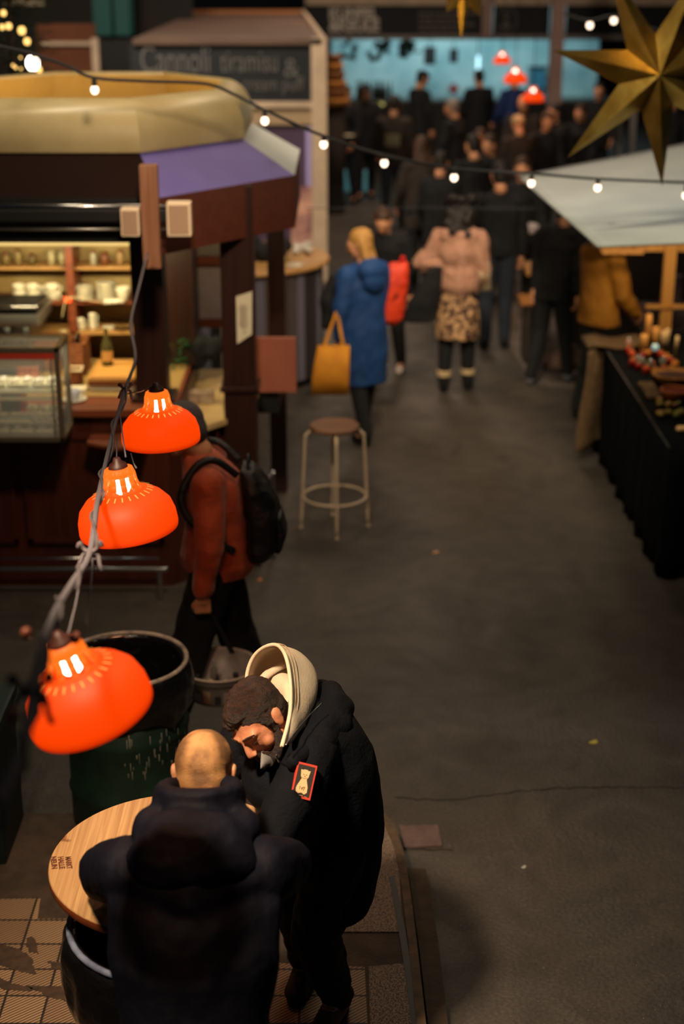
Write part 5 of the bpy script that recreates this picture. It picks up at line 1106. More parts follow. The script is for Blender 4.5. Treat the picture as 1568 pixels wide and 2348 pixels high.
b = B(); b.cap((-.17, .02, 1.30), (-.36, -.03, 1.15), .085, .055); b.cap((-.36, -.03, 1.15), (-.12, -.06, 1.14), .05, .06); b.ell((.01, -.05, 1.02), (.185, .13, .18)); b.ell((0, -.05, 1.25), (.17, .12, .16)); b.cap((-.10, -.03, 1.40), (.10, -.03, 1.40), .085, .085); b.cap((.12, -.02, 1.36), (.22, 0, 1.10), .085, .06); b.blob('draped_knit', PINK, P, .012, 7, disp=fold(.014, 11, 4))
for k in (0, 1):
    q = J['an', k]; b = B(); b.cyl(q+V((0, 0, .055)), q+V((0, 0, .10)), .062, .066, 18); b.done('boot_cuff', mat('cream_fleece', (196, 170, 130), .9), P)
cx_ = XY(985, 13.1, .9); b = B(); b.loft([((cx_-.10, 13.1, .66), (.13, 0, 0), (0, .04, 0)), ((cx_-.05, 13.1, .85), (.14, 0, 0), (0, .06, 0)), ((cx_+.06, 13.1, 1.16), (.06, 0, 0), (0, .04, 0))], 20); b.blob('carried_coat', BLACKC, None, .014, 3, True, disp=fold(.012, 9, 2), label='black coat hanging over the arm of the woman in pink', category='coat')
sb = V((XY(1110, 13.2, 1.1), 13.2, 0)); b = B(); b.loft([(sb+V((.02, 0, .93)), (.05, 0, 0), (0, .03, 0), 4), (sb+V((0, 0, 1.1)), (.05, 0, 0), (0, .05, 0), 4), (sb+V((-.01, 0, 1.25)), (.04, 0, 0), (0, .03, 0), 4)], 20); b.done('shoulder_bag', mat('mottled_bag', (120, 96, 70), .8, c2=(196, 176, 146), scale=14, lo=.45, hi=.55), None, True, True, label='mottled cream shoulder bag at the right hip of the woman in pink', category='bag')
P, J, s = folk(XY(890, 13.75), 13.75, 1.62, 165, BLACKC, BLACKC, 'brown', 'short', 'short-haired man with glasses in black, leaning in behind the blue coat', lean=17, coat=.62, headyaw=0, headpitch=-24, shoe=mat('white_sneaker', (206, 190, 180), .6), walk=.16)
hc_ = J['head']
b = B()
for sx in (-1, 1): b.tube([V((sx*.033+.022*math.cos(a/14*6.283), hc_.y+.085, hc_.z-.035+.018*math.sin(a/14*6.283))) for a in range(14)], .0025, 6, True)
b.done('glasses', BLACKM, P, True)
b = B(); q = at(764, 690, Y=11.95); b.loft([(q+V((-.03, 0, -.22)), (.06, 0, 0), (0, .06, 0)), (q+V((0, 0, 0)), (.11, 0, 0), (0, .10, 0)), (q+V((.04, 0, .22)), (.07, 0, 0), (0, .07, 0))], 20); b.blob('shoulder_bag', DARKC, None, .014, 2, True, disp=fold(.015, 9, 2), label='bulky black shoulder bag at the left side of the woman in blue', category='bag')
P, J, s = folk(XY(1143, 14.75), 14.75, 1.82, 5, DARKC, JEANS, 'dark', 'short', 'tall man in a black jacket and grey jeans right of the woman in pink', coat=.90, walk=.03, shoe=BLACKM)
b = B(); b.box((0, -.30, .012), (.42, .02, .02)); P2_ = P
OCH = mat('ochre_jacket', (176, 120, 36), .8, c2=(156, 100, 28), scale=7, bump=.4, bscale=24)
P, J, s = folk(XY(1378, 12.35), 12.35, 1.74, -62, OCH, BLACKC, 'brown', 'short', 'man in an ochre jacket and black apron behind the burlap sheet', coat=.84, arms=(((-.22, .06, 1.13), (-.12, .24, 1.02)), ((.25, .04, 1.12), (.22, .20, .95))), headpitch=-20, armw=.06, bulk=1.08)
b = B(); b.loft([(V((0, .03, .42)), V((.19, 0, 0)), V((0, .14, 0))), (V((0, .03, .9)), V((.18, 0, 0)), V((0, .145, 0))), (V((0, .04, 1.30)), V((.13, 0, 0)), V((0, .13, 0)))], 26); b.blob('apron', BLACKC, P, .014, 3)
P, J, s = folk(XY(1272, 13.5), 13.5, 1.70, -40, BLACKC, BLACKC, 'dark', 'short', 'person in black bending beside the white canopy, left of the ochre jacket', lean=18, coat=.80, walk=.14, shoe=mat('grey_shoe', (90, 90, 96), .6))
# ---- the far crowd
CR = 'people crowding the far end of the aisle'
FAR = [
 (793, 23.6, 1.76, 150, DARKC, JEANS, 'brown', 'short', 'person in a dark coat at the far left of the crowd, beside the cream column', 0, .85),
 (838, 24.1, 1.74, 185, BLACKC, BLACKC, 'dark', 'cap', 'capped person in black, second from the column in the far crowd', 0, .7),
 (903, 21.6, 1.80, -8, DARKB, JEANS, 'dark', 'short', 'broad person with a pale panel on the back of a dark jacket', 0, .82),
 (958, 25.4, 1.84, -60, BLACKC, BLACKC, 'cap', 'cap', 'person in a wide black hat before the teal shop window', 4, .7),
 (1046, 21.9, 1.72, 60, BLACKC, BLACKC, 'grey', 'short', 'grey-haired person in black in the middle of the far crowd', 4, .8),
 (1108, 20.3, 1.52, 150, BLACKC, BLACKC, 'brown', 'long', 'small person in black facing the orange-topped table', 8, .8),
 (1098, 26.0, 1.80, 20, BLACKC, BLACKC, 'dark', 'short', 'tall dark figure beneath the lit strip of the shop window', 0, .8),
 (1178, 25.8, 1.80, 30, mat('royal_blue', (20, 44, 96), .8), BLACKC, 'dark', 'cap', 'person in a royal blue jacket behind the small orange lamps', 0, .85),
 (1200, 22.4, 1.74, 160, DARKB, BLACKC, 'grey', 'bald', 'bald person facing this way under the small orange lamps', 0, .8),
 (1192, 20.4, 1.66, 20, DARKB, BLACKC, 'beanie', 'beanie', 'person in a cream beanie in the far crowd', 4, .8),
 (1250, 20.9, 1.66, 190, DARKC, BLACKC, 'brown', 'short', 'brown-haired person facing this way right of the cream beanie', 5, .8),
 (1278, 21.7, 1.68, 120, BLACKC, BLACKC, 'dark', 'long', 'long-haired person in black beside the pale square pillar', 3, .8),
 (1372, 23.9, 1.78, 165, BLACKC, BLACKC, 'dark', 'short', 'dark-haired person in black right of the pale pillar, below the gold star arm', 0, .8),
 (1197, 16.1, 1.70, 170, BLACKC, BLACKC, 'brown', 'short', 'person facing this way just left of the canopy corner', 3, .8),
 (968, 17.6, 1.72, 15, DARKB, BLACKC, 'brown', 'long', 'long-haired person in a brown coat behind the crowd bulb cable', 2, .7),
 (1010, 16.6, 1.68, -20, BLACKC, BLACKC, 'dark', 'short', 'dark-haired person in black between the sweater woman and the far crowd', 0, .75),
 (1085, 17.6, 1.74, 25, BLACKC, BLACKC, 'dark', 'short', 'person in black close behind the curly-haired woman', 0, .75),
 (1132, 18.4, 1.66, 140, DARKC, BLACKC, 'brown', 'long', 'person in charcoal in front of the orange-topped table', 6, .8),
 (1335, 21.9, 1.66, 150, DARKC, BLACKC, 'brown', 'short', 'seated-height person in charcoal at the end of the bright wooden table', 6, .8),
 (1545, 23.0, 1.72, 170, BLACKC, BLACKC, 'brown', 'short', 'person in black above the canopy at the right edge', 0, .8)]
for (px, Y, h, yaw, tp, bt, hr, st, lb, ln, ct) in FAR:
    P, J, s = folk(XY(px, Y, 1.4), Y, h, yaw, tp, bt, hr, st, lb, lean=ln, coat=ct, voxel=.016, group=CR, arms=((.08, .12), (.06, .04)))
    if 'pale panel' in lb: b = B(); b.box((0, -.155, 1.22), (.20, .02, .16), bev=.006); b.done('back_panel', mat('pale_olive', (110, 104, 80), .8), P)
b = B(); p = at(800, 312, Y=23.3); b.lathe([(.001, 0), (.05, .0), (.10, .015), (.001, .012)], n=16); o = b.done('paper_plate', PAPER, label='pale paper plate held by the crowd\'s leftmost person', category='plate'); o.location = p

# ================================================================ far facades
def slabY(name, px0, py0, px1, py1, Y, th, m, parent=None, bev=0, **k):
    a, c = at(px0, py1, Y=Y), at(px1, py0, Y=Y); b = B(); b.box2((a.x, Y, a.z), (c.x, Y+th, c.z), bev)
    if parent is None and 'kind' not in k and 'label' not in k: k['kind'] = 'structure'
    return b.done(name, m, parent, world=True, **k)
YA = 18.0
p = at(732, 300, Y=YA); b = B(); b.box2((p.x-.088, YA-.05, 0), (p.x+.088, YA+.15, at(735, 88, Y=YA).z)); struct('trim_5', b, CREAMW)
slabY('trim_6', 305, 90, 722, 103, YA-.02, .12, CREAMW)
slabY('trim_7', 545, 233, 722, 247, YA-.02, .12, CREAMW); slabY('wall_left', 540, 247, 722, 286, YA+.02, .1, mat('tan_panel', (150, 128, 100), .7))
CHALK2 = mat('soft_chalk', (84, 84, 82), .9)
t = thing('blackboard', 'wide blackboard chalked with cannoli, tiramisu and cream puff', 'sign', at(510, 232, Y=YA))
slabY('board', 303, 103, 716, 233, YA+.0, .05, mat('slate', (17, 21, 26), .8, c2=(22, 27, 32), scale=4), t)
for wd, px, py, sz, w_ in (('Cannoli', 402, 140, .42, 150), ('tiramisu', 572, 143, .34, 125), ('&', 668, 158, .30, 34), ('cream puff', 625, 194, .22, 136)):
    text(wd, 'chalk_lettering', CHALK2, t, frame(at(px, py, Y=YA-.012), (1, 0, .0), (0, 0, 1)), size=sz, depth=.003, width=w_/FPX*18.2)
b = B(); zr = at(500, 89, Y=YA).z
b.prism([(at(305, 90, Y=YA).x, YA-.05), (at(738, 90, Y=YA).x, YA-.05), (-.60, 24.5), (at(420, 90, Y=YA).x-.5, 24.5)], zr-.06, zr); struct('trim_8', b, mat('stall_roof', (92, 72, 60), .8, c2=(80, 62, 52), scale=2))
b = B(); b.box2((at(420, 20, Y=24).x, 24.3, 2.72), (-.62, 24.4, 2.80)); struct('trim_9', b, mat('roof_edge', (160, 104, 60), .7))
b = B(); b.tube([V((-.22, YA, zr+.01)), V((-.60, 24.5, zr+.02))], .035, 8); struct('trim_10', b, CREAMW)
slabY('wall_left', 560, 286, 722, 640, YA+.06, .1, mat('lilac_wall', (74, 58, 88), .7, c2=(56, 36, 52), scale=1.2))
slabY('trim_11', 702, 292, 713, 430, YA+.03, .02, mat('lilac_strip', (150, 140, 190), .6))
slabY('food_poster', 668, 428, 716, 565, YA+.0, .03, mat('food_picture', (196, 150, 130), .6, c2=(96, 52, 70), scale=3.2, detail=5, lo=.4, hi=.6), None, label='tall photo poster in cream, orange and mauve beside the cream column', category='poster')
slabY('wall_left', 90, 55, 216, 184, 20, .1, mat('rust_wall', (98, 52, 26), .8, c2=(80, 40, 20), scale=2)); slabY('trim_12', 96, 96, 216, 104, 19.95, .06, CREAMW); slabY('trim_13', 214, 88, 224, 190, 19.9, .08, CREAMW)
b = B(); a = at(257, 45, Y=21); b.box2((at(216, 90, Y=21).x, 21, 2.62), (at(258, 90, Y=21).x, 21.5, 4.6)); b.box2((at(264, 90, Y=21).x, 21.02, 2.62), (at(298, 90, Y=21).x, 21.5, 4.6)); struct('trim_14', b, mat('teal_column', (8, 74, 72), .5))
slabY('wall_left', 216, 90, 304, 330, 21.1, .3, BLACKM)
b = B(); b.box2((-11, 36, 0), (13, 36.2, 6)); struct('wall_back', b, mat('far_wall', (20, 20, 24), .8))
b = B(); b.box2((-6, 22.5, 0), (-2.1, 22.6, 4.6)); struct('wall_left', b, mat('dark_wall', (22, 22, 26), .8, c2=(34, 26, 20), scale=1))
slabY('trim_15', 10, 0, 100, 12, 17, .1, mat('dim_beam', (80, 72, 56), .8)); 
# far butcher's shop
YS = 28.0
slabY('trim_16', 700, -25, 1620, 12, YS-.1, .1, CREAMW); slabY('trim_17', 706, 80, 1620, 91, YS-.05, .1, mat('grey_beam', (120, 112, 108), .6))
SIGNB = mat('sign_black', (16, 18, 22), .7)
t = thing('shop_sign', 'black shop sign with bold white two-line lettering over the teal window', 'sign', at(905, 80, Y=YS)); slabY('sign_board', 706, 12, 1106, 80, YS-.02, .05, SIGNB, t)
for wd, px, py, w_, sz in (('KUMPEL', 810, 33, 106, .26), ('&KEULE', 812, 60, 110, .26)): text(wd, 'sign_lettering', TXT_W, t, frame(at(px, py, Y=YS-.04), (1, 0, 0), (0, 0, 1)), sz, .004, width=w_/FPX*28, bold=.012)
b = B()
for i, w_ in enumerate((130, 110, 120, 100)):
    x = 960
    while x < 960+w_: l_ = rnd.uniform(6, 20); b.box(at(x+l_/2, 30+i*13, Y=YS-.03), (l_/FPX*27.5, .004, .042)); x += l_+4
b.done('small_lettering', mat('dim_lettering', (104, 98, 92), .8), t, world=True)
t = thing('emblem_sign', 'black sign panel with a pale round emblem', 'sign', at(1195, 80, Y=YS)); slabY('sign_board', 1130, 12, 1262, 80, YS-.02, .05, SIGNB, t)
c_ = at(1160, 46, Y=YS-.05); DIM = MATS['dim_lettering']
b = B(); b.tube([c_+V((.19*math.cos(i/28*6.283), 0, .21*math.sin(i/28*6.283))) for i in range(28)], .012, 6, True); b.done('emblem_ring', DIM, t, True, True)
b = B(); b.ell(c_+V((0, 0, -.09)), (.07, .01, .06)); b.cap(c_+V((-.04, 0, .02)), c_+V((.04, 0, .10)), .016, .016); b.cap(c_+V((.05, 0, .0)), c_+V((-.02, 0, .12)), .016, .016); b.done('emblem_figure', DIM, t, True, True)
slabY('shop_sign', 1296, 12, 1620, 80, YS-.02, .05, SIGNB, None, label='plain black sign panel behind the gold star', category='sign')
PIL = mat('pink_pillar', (150, 124, 116), .7, c2=(134, 108, 102), scale=2)
for n_, (x0, x1, Y) in enumerate(((1104, 1128, 27.8), (1264, 1293, 26.0), (1432, 1440, 24), (1460, 1470, 24), (1528, 1536, 24))):
    b = B(); a, c = at(x0, 100, Y=Y), at(x1, 100, Y=Y); b.box2((a.x, Y, 0 if n_ else 2.2), (c.x, Y+.25, 3.75 if n_ < 2 else 2.0)); struct('trim_%d' % (18+n_), b, PIL if n_ < 2 else mat('grey_post', (130, 124, 124), .6))
b = B(); a, c = at(760, 200, Y=32), at(1345, 200, Y=32); b.box2((a.x, 32, 0), (c.x+.2, 32.1, 3.3)); struct('wall_back', b, mat('pale_teal_tiles', (172, 200, 200), .5, c2=(124, 164, 168), scale=1.4))
area('shop_lamp', (1.2, 29.5, 3.25), (1.6, 32, 1.4), 2.4, 110, (.72, .94, 1.0), 170, .5); area('shop_lamp', (3.4, 29.5, 3.25), (3.6, 32, 1.4), 1.6, 70, (.64, .92, 1.0), 170, .5)
b = B(); b.box2((-.5, 28.4, 3.3), (6, 32, 3.36)); struct('ceiling', b, mat('shop_ceiling', (140, 150, 150), .8))
t = thing('shop_counter', 'long dark shop counter with a faint yellow strip below the teal window', 'counter', at(1000, 400, Y=28.2).xy.to_3d())
b = B(); b.box2((0, 28.1, 0), (4.8, 28.7, 1.08)); b.done('counter_body', BLACKM, t, world=True)
b = B(); b.box2((-.05, 28.05, 1.08), (4.85, 28.75, 1.12)); b.done('counter_top', mat('counter_grey', (84, 92, 90), .4), t, world=True)
slabY('glow_strip', 820, 236, 880, 242, 28.0, .03, m_glow('yellow_strip', (224, 206, 120), .8), t)
slabY('chiller_front', 762, 396, 858, 486, 24.9, .3, mat('teal_glow_panel', (120, 190, 204), .5, emit=(90, 170, 190), es=.12), None, label='pale teal lit chiller front behind the legs of the crowd', category='chiller')  # teal light between the legs, put in as panel colour and faint glow
for i, (px, py, w_, h_, m_, lb) in enumerate(((985, 128, 26, 38, BLACKM, 'black hanging box in the teal window, left of two'), (1040, 128, 18, 30, BLACKM, 'smaller black hanging box in the teal window, right of two'), (1096, 152, 5, 44, m_glow('led', (190, 240, 255), 2.2), 'thin bright upright light strip in the teal window'), (1040, 203, 20, 24, mat('red_item', (150, 40, 44), .6), 'small red round sign low on the teal wall'))):
    b = B(); a = at(px, py, Y=31 if i != 3 else 31.96); ww, hh = w_/FPX*31, h_/FPX*31
    if i == 3: b.cyl(a, a+V((0, .04, 0)), ww/2, n=20)
    else: b.box(a, (ww, .12, hh), bev=.01)
    o = b.done(('hanging_speaker', 'hanging_speaker', 'light_strip', 'round_sign')[i], m_, None, world=True, label=lb, category=('speaker', 'speaker', 'light', 'sign')[i])
    if i < 3: b = B(); b.cyl((0, 0, hh*.9), (0, 0, 3.31-o.location.z), .01); b.done('hanging_rod', BLACKM, o)
t = thing('wall_screen', 'black-framed screen on the teal wall right of the lamps', 'screen', at(1233, 205, Y=31.8))
for a, c in (((1210, 152), (1256, 156)), ((1210, 202), (1256, 206)), ((1210, 152), (1214, 206)), ((1252, 152), (1256, 206))): slabY('screen_frame', a[0], a[1], c[0], c[1], 31.7, .05, BLACKM, t)
slabY('screen_face', 1214, 156, 1252, 202, 31.75, .03, mat('screen_face', (60, 110, 130), .2), t)
for i in range(9):
    px = 820+i*9+rnd.uniform(-3, 3); b = B(); r_ = rnd.uniform(.03, .06); b.lathe([(.001, 0), (r_, 0), (r_, .16), (r_*.4, .24), (r_*.4, .32), (.001, .32)], n=10); o = b.done('bottle', mat('dusky_bottle%d' % (i % 3), ((40, 60, 60), (60, 54, 44), (30, 44, 50))[i % 3], .3), None, True, label='dark bottle on the far shop counter in front of the teal wall', category='bottle', group='bottles on the far shop counter'); o.location = (XY(px, 28.3, 1.1), 28.35, 1.12)
for i, (px, l_) in enumerate(((800, .3), (862, .34), (880, .22), (930, .38), (945, .26))):
    a = at(px, 94, Y=28.12); b = B()
    for k in range(9): b.ell(a+V((rnd.uniform(-.14, .14), rnd.uniform(-.05, .05), -rnd.uniform(0, l_))), (.06, .05, .05), None, 8)
    b.blob('hanging_plant', mat('dark_leaves', (24, 54, 50), .8), None, .03, 1, True, disp=fold(.03, 6, i), label='dark trailing plant at the top of the teal window, %s from the left' % ('first', 'second', 'third', 'fourth', 'fifth')[i], category='plant', group='plants hanging in the teal window')
# tapering tower of ochre baskets beside the column
t = thing('basket_tower', 'tapering tower of stacked ochre wicker baskets beside the cream column', 'baskets', (XY(768, 22.6, 1.9), 22.8, 0))
for i in range(6): b = B(); r_ = .19-.02*i; b.lathe([(.001, 1.55+.12*i), (r_*.9, 1.55+.12*i), (r_+.02, 1.66+.12*i), (.001, 1.66+.12*i)], n=22); b.done('basket', mat('ochre_wicker%d' % (i % 2), ((168, 112, 46), (116, 74, 36))[i % 2], .8), t, True)
b = B(); b.cyl((0, 0, 0), (0, 0, 1.56), .14); b.done('stand', DARKB, t, True)

# ---- tables in the far aisle
def ftable(px0, px1, py, Y, z, d, m, label, m_leg=DARKB):
    a, c = XY(px0, Y, z), XY(px1, Y, z); t = thing('long_table', label, 'table', ((a+c)/2, Y, 0)); b = B(); b.box2((a, Y-d/2, z-.05), (c, Y+d/2, z), .01); b.done('tabletop', m, t, world=True)
    for x in (a+.08, c-.08):
        for y in (Y-d/2+.06, Y+d/2-.06): b = B(); b.box2((x-.03, y-.03, 0), (x+.03, y+.03, z-.05)); b.done('leg', m_leg, t, world=True)
OT = mat('orange_tabletop', (190, 96, 40), .5, c2=(170, 80, 32), scale=3); ftable(1064, 1156, 362, 19.4, .98, .5, OT, 'small orange-brown topped table in the middle of the far crowd')
ftable(1205, 1330, 370, 19.2, .95, .5, mat('pale_tabletop', (196, 150, 104), .5), 'pale wooden table end left of the canopy ridge')
ftable(1200, 1256, 545, 14.9, .80, .5, mat('tan_tabletop', (170, 120, 66), .6), 'low tan table under the left canopy corner')
b = B()
for i in range(6): b.ell(at(1215, 520, Y=14.9)+V((rnd.uniform(-.06, .06), 0, rnd.uniform(-.05, .05)-.02)), (.06, .05, .05), None, 8)
b.blob('white_bag', mat('white_plastic', (170, 160, 160), .5), None, .02, 1, True, disp=fold(.02, 14, 3), label='crumpled white bag on the low tan table', category='bag')
ftable(1190, 1248, 618, 14.3, .62, .3, mat('amber_top', (160, 104, 52), .6), 'small amber stool table in the dark left of the canopy')
# ---- three small orange lamps over the far crowd
for i, (px, py, w_) in enumerate(((1151, 142, 40), (1181, 186, 52), (1222, 228, 48))):
    Y = 22.5-1.2*i; R = w_/2/FPX*(Y*.936+.6)
    lm_ = orange_lamp(at(px, py+(4, 4, 4)[i], Y=Y), R, 'small far orange lamp over the crowd, %s of three' % ('highest', 'middle', 'lowest')[i], 0, 4, 0, False, 'small orange lamps over the far crowd')
    b = B(); b.cyl((0, 0, R*1.5), (0, 0, R*1.5+2.6), .006, n=8); b.done('lamp_cord', BLACKM, lm_)

# ================================================================ market stall at the right
CAN = mat('canopy_cloth', (146, 152, 152), .8, c2=(134, 140, 142), scale=2, bump=.15, bscale=6)
t = thing('market_stall', 'market stall with a pale grey cloth canopy on raw timber posts', 'stall', (2.9, 11.4, 0))
c0, c1 = at(1375, 566, Y=8.75), at(1190, 404, Y=12.9)
def canopy(u, v):
    p = c0.lerp(c1, v); d = (1-math.cos(u*math.pi*.5)); return V((p.x+2.0*u, p.y, p.z+.08*u+.30*u*v - .05*math.sin(math.pi*u)*math.sin(math.pi*v)+ .008*math.sin(v*14)*u))
b = B(); b.grid(canopy, 24, 24); b.done('canopy', CAN, t, True, True, solid=.012)
b = B(); b.tube([canopy(0, i/10) for i in range(11)], .012, 8); b.done('canopy_hem', CAN, t, True, True)
YB = 12.0
for (x0, y0, x1, y1, dz) in ((1372, 548, 1700, 574, 0),):
    a = at(1376, 562, Y=YB); b = B(); b.box2((a.x, YB-.03, a.z-.045), (a.x+1.6, YB+.03, a.z+.045)); b.done('timber_beam', BEAM, t, world=True)
a = at(1380, 578, Y=YB-.2); b = B(); b.box2((a.x, YB-.22, a.z-.012), (a.x+.32, YB-.19, a.z+.012)); b.done('timber_lath', BEAM, t, world=True)
a = at(1530, 640, Y=YB); b = B(); b.box2((a.x-.05, YB-.08, 0), (a.x+.04, YB-.03, 2.05)); b.done('timber_post', BEAM, t, world=True)
a = at(1475, 697, Y=YB); b = B(); b.box2((a.x, YB-.1, a.z-.015), (a.x+.9, YB-.07, a.z+.015)); b.done('timber_rail', BEAM, t, world=True)
for (x, y) in ((1.6, 12.7), (3.4, 9.0)): b = B(); b.box2((x-.035, y-.035, 0), (x+.035, y+.035, 2.0)); b.done('timber_post', BEAM, t, world=True) if x > 3 else None
area('stall_fill_light', (2.35, 10.9, 2.02), (2.2, 11.6, .8), .25, 13, (1, .74, .42), 170)  # added fill under the canopy for the goods and the ochre jacket
# cloth covered table
TX, TY0, TY1, TZ2 = 2.035, 8.95, 12.0, .85
CLOTH = mat('black_tablecloth', (5, 7, 11), .9, spec=.12, bump=.2, bscale=16)
t = thing('goods_table', 'long table under a black cloth that hangs to the floor', 'table', (2.7, 10.5, 0))
b = B(); b.box2((TX, TY0, TZ2-.03), (3.6, TY1, TZ2)); b.done('tabletop', CLOTH, t, world=True)
def skirt(u, v):
    L1 = TY1-TY0; L2 = 1.5; d = u*(L1+L2); w_ = .018*math.sin(d*17)+.01*math.sin(d*41); out_ = w_*v+.02*v
    z = TZ2-.005-v*(TZ2-.015)
    return V((TX-.006-out_, TY1-d, z)) if d < L1 else V((TX+(d-L1), TY0-.006-out_, z))
b = B(); b.grid(skirt, 160, 6); b.done('cloth_skirt', CLOTH, t, True, True, solid=.006)
b = B(); b.tube([V((TX-.008, TY0+i/60*(TY1-TY0), TZ2+.004+.003*math.sin(i*2.3))) for i in range(61)], .006, 6); b.done('shiny_edge', mat('foil_edge', (120, 124, 130), .25, .7, c2=(20, 20, 24), scale=30, lo=.45, hi=.55), t, True, True)
# burlap over the end of the table
BUR = mat('burlap', (120, 94, 66), .9, c2=(96, 74, 50), scale=30, bump=.8, bscale=120)
q0, q1, q2, q3 = at(1350, 806, Y=11.35), at(1432, 786, Y=11.75), at(1396, 1000, Y=11.45), at(1319, 1040, Y=11.25)
q3.z = max(q3.z, .01)
def bur(u, v): a = q0.lerp(q1, u); c = q3.lerp(q2, u); p = a.lerp(c, v); p.y += .02*math.sin(u*7+v*3); p.x += .01*math.sin(v*6); return p
b = B(); b.grid(bur, 20, 20); b.grid(lambda u, v: V((q0.x+(2.35-q0.x)*u, q0.y+.06+.35*v, .872+.012*math.sin(u*9)+.0*v)), 10, 8); b.done('burlap_sheet', BUR, None, True, True, solid=.012, label='brown burlap sheet draped over the far end of the black table', category='cloth')
# goods on the table
def gd(px, py): return at(px, py, z=TZ2)
def put(b, name, m, px, py, label, cat, group=None, smooth=True, dz=0, rz=0):
    o = b.done(name, m, None, smooth, label=label, category=cat, group=group); p = gd(px, py); o.location = (p.x, p.y, TZ2+.006+dz); o.rotation_euler[2] = rz; return o
TANR = mat('tan_roll', (200, 144, 74), .7, c2=(176, 120, 56), scale=10); CRR = mat('cream_roll', (206, 176, 130), .7)
for i, (px, py, r, h, m_, lb) in enumerate(((1482, 812, .026, .30, TANR, 'tallest tan paper roll at the back of the black table'), (1474, 816, .03, .16, TANR, 'short tan roll in front of the tallest one'), (1500, 808, .030, .19, TANR, 'middle-height tan roll right of the tallest one'), (1518, 806, .018, .15, CRR, 'thin cream roll, left of the cream pair'), (1527, 806, .018, .17, CRR, 'thin cream roll, right of the cream pair'), (1549, 820, .014, .16, CRR, 'thin cream candle-like roll near the right edge'))):
    b = B(); b.lathe([(.001, 0), (r*1.15, 0), (r, h*.7), (r*.9, h), (r*.7, h), (r*.6, h-.01), (.001, h-.01)], n=20); o = put(b, 'paper_roll', m_, px, py, lb, 'roll', 'upright rolls on the black table')
cols = [(170, 26, 16), (206, 70, 24), (196, 110, 30), (150, 30, 18), (210, 130, 40)]
for i, (px, py) in enumerate(((1440, 812), (1447, 822), (1455, 835), (1474, 824), (1486, 820), (1500, 818), (1514, 822), (1526, 830), (1536, 838), (1547, 846), (1462, 850), (1480, 858), (1500, 862), (1520, 856), (1538, 858), (1448, 842), (1492, 846))):
    b = B(); r_ = rnd.uniform(.018, .026); b.lathe([(.001, 0), (r_, .002), (r_*1.05, .03), (r_, .05), (.001, .052)], n=14)
    w_ = ('behind the glass jars', 'in front of the glass jars')[py > 836]
    c = cols[i % 5]; o = put(b, 'packet', mat('spice%d' % (i % 5), c, .4, coat=.3), px, py, '%s packet %s on the black table' % (('dark red', 'red-orange', 'amber', 'crimson', 'golden')[i % 5], w_), 'packet', 'small spice packets on the black table')
    b = B(); b.lathe([(.001, .052), (r_*.5, .053), (r_*.5, .062), (.001, .063)], n=10); b.done('twist_top', TANR, o, True)
for i, (px, py, c) in enumerate(((1462, 838, (150, 150, 140)), (1470, 842, (170, 166, 150)), (1489, 848, (160, 160, 150)), (1519, 842, (150, 156, 150)), (1440, 796, (190, 150, 140)))):
    b = B(); b.lathe([(.001, 0), (.024, 0), (.024, .05), (.018, .06), (.001, .06)], n=16); o = put(b, 'glass_jar', mat('cloudy_glass%d' % i, c, .12, coat=.6), px, py, 'shiny small glass jar among the spice packets, %s' % ('leftmost of the front row', 'second of the front row', 'third of the front row', 'right of the light globe', 'at the burlap corner')[i], 'jar', 'glass jars among the packets')
    b = B(); b.lathe([(.001, .06), (.02, .06), (.02, .072), (.001, .072)], n=14); b.done('lid', CHROME, o, True)
b = B(); b.ell((0, 0, .03), (.028, .028, .028)); put(b, 'glass_globe', mat('pale_globe', (190, 220, 220), .1, coat=.5, emit=(150, 200, 200), es=.35), 1500, 822, 'shiny pale blue glass globe amid the red packets', 'globe', dz=.05)  # faint glow added to the glass colour
def bowl(px, py, r, m_, fillm, label, n, fr):
    o = thing('woven_bowl', label, 'bowl', gd(px, py)+V((0, 0, .006))); b = B(); b.lathe([(.001, 0), (r*.7, 0), (r, .05), (r*1.02, .058), (r*.97, .058), (r*.66, .012), (.001, .01)], n=32); b.done('bowl', m_, o, True)
    b = B(); b.tube([V((r*math.cos(i/32*6.283), r*math.sin(i/32*6.283), .058)) for i in range(32)], .008, 6, True); b.done('bowl_rim', m_, o, True)
    b = B(); b.lathe([(r*.93, .045), (r*.5, .055), (.001, .06)], n=24); f_ = b.done('spice_fill', fillm, o, True); f_['kind'] = 'stuff'
bowl(1545, 877, .155, mat('bowl_wicker', (190, 128, 44), .7, c2=(150, 92, 30), scale=40, bump=.6, bscale=50), mat('dark_spice', (70, 34, 20), .9, c2=(40, 22, 14), scale=40), 'round golden woven bowl of dark spice on the black table', 0, 0)
bowl(1548, 915, .10, mat('bowl_red', (190, 100, 40), .7), mat('red_spice', (130, 30, 18), .9, c2=(96, 22, 14), scale=50), 'smaller bowl heaped with dark red spice in front of the golden bowl', 0, 0)
b = B(); p0 = gd(1462, 872); p1 = gd(1512, 905)
b.grid(lambda u, v: V((-.06+.11*u+.02*v, -.22+.40*v, .01+.035*math.sin(u*3.14)*math.sin(v*3.1)+.006*math.sin(v*20))), 12, 16); o = put(b, 'burlap_bag', BUR, 1488, 898, 'flat brown burlap pouch at the edge of the black table', 'bag'); o.rotation_euler[2] = math.radians(2); o.modifiers.new('s', 'SOLIDIFY').thickness = .01
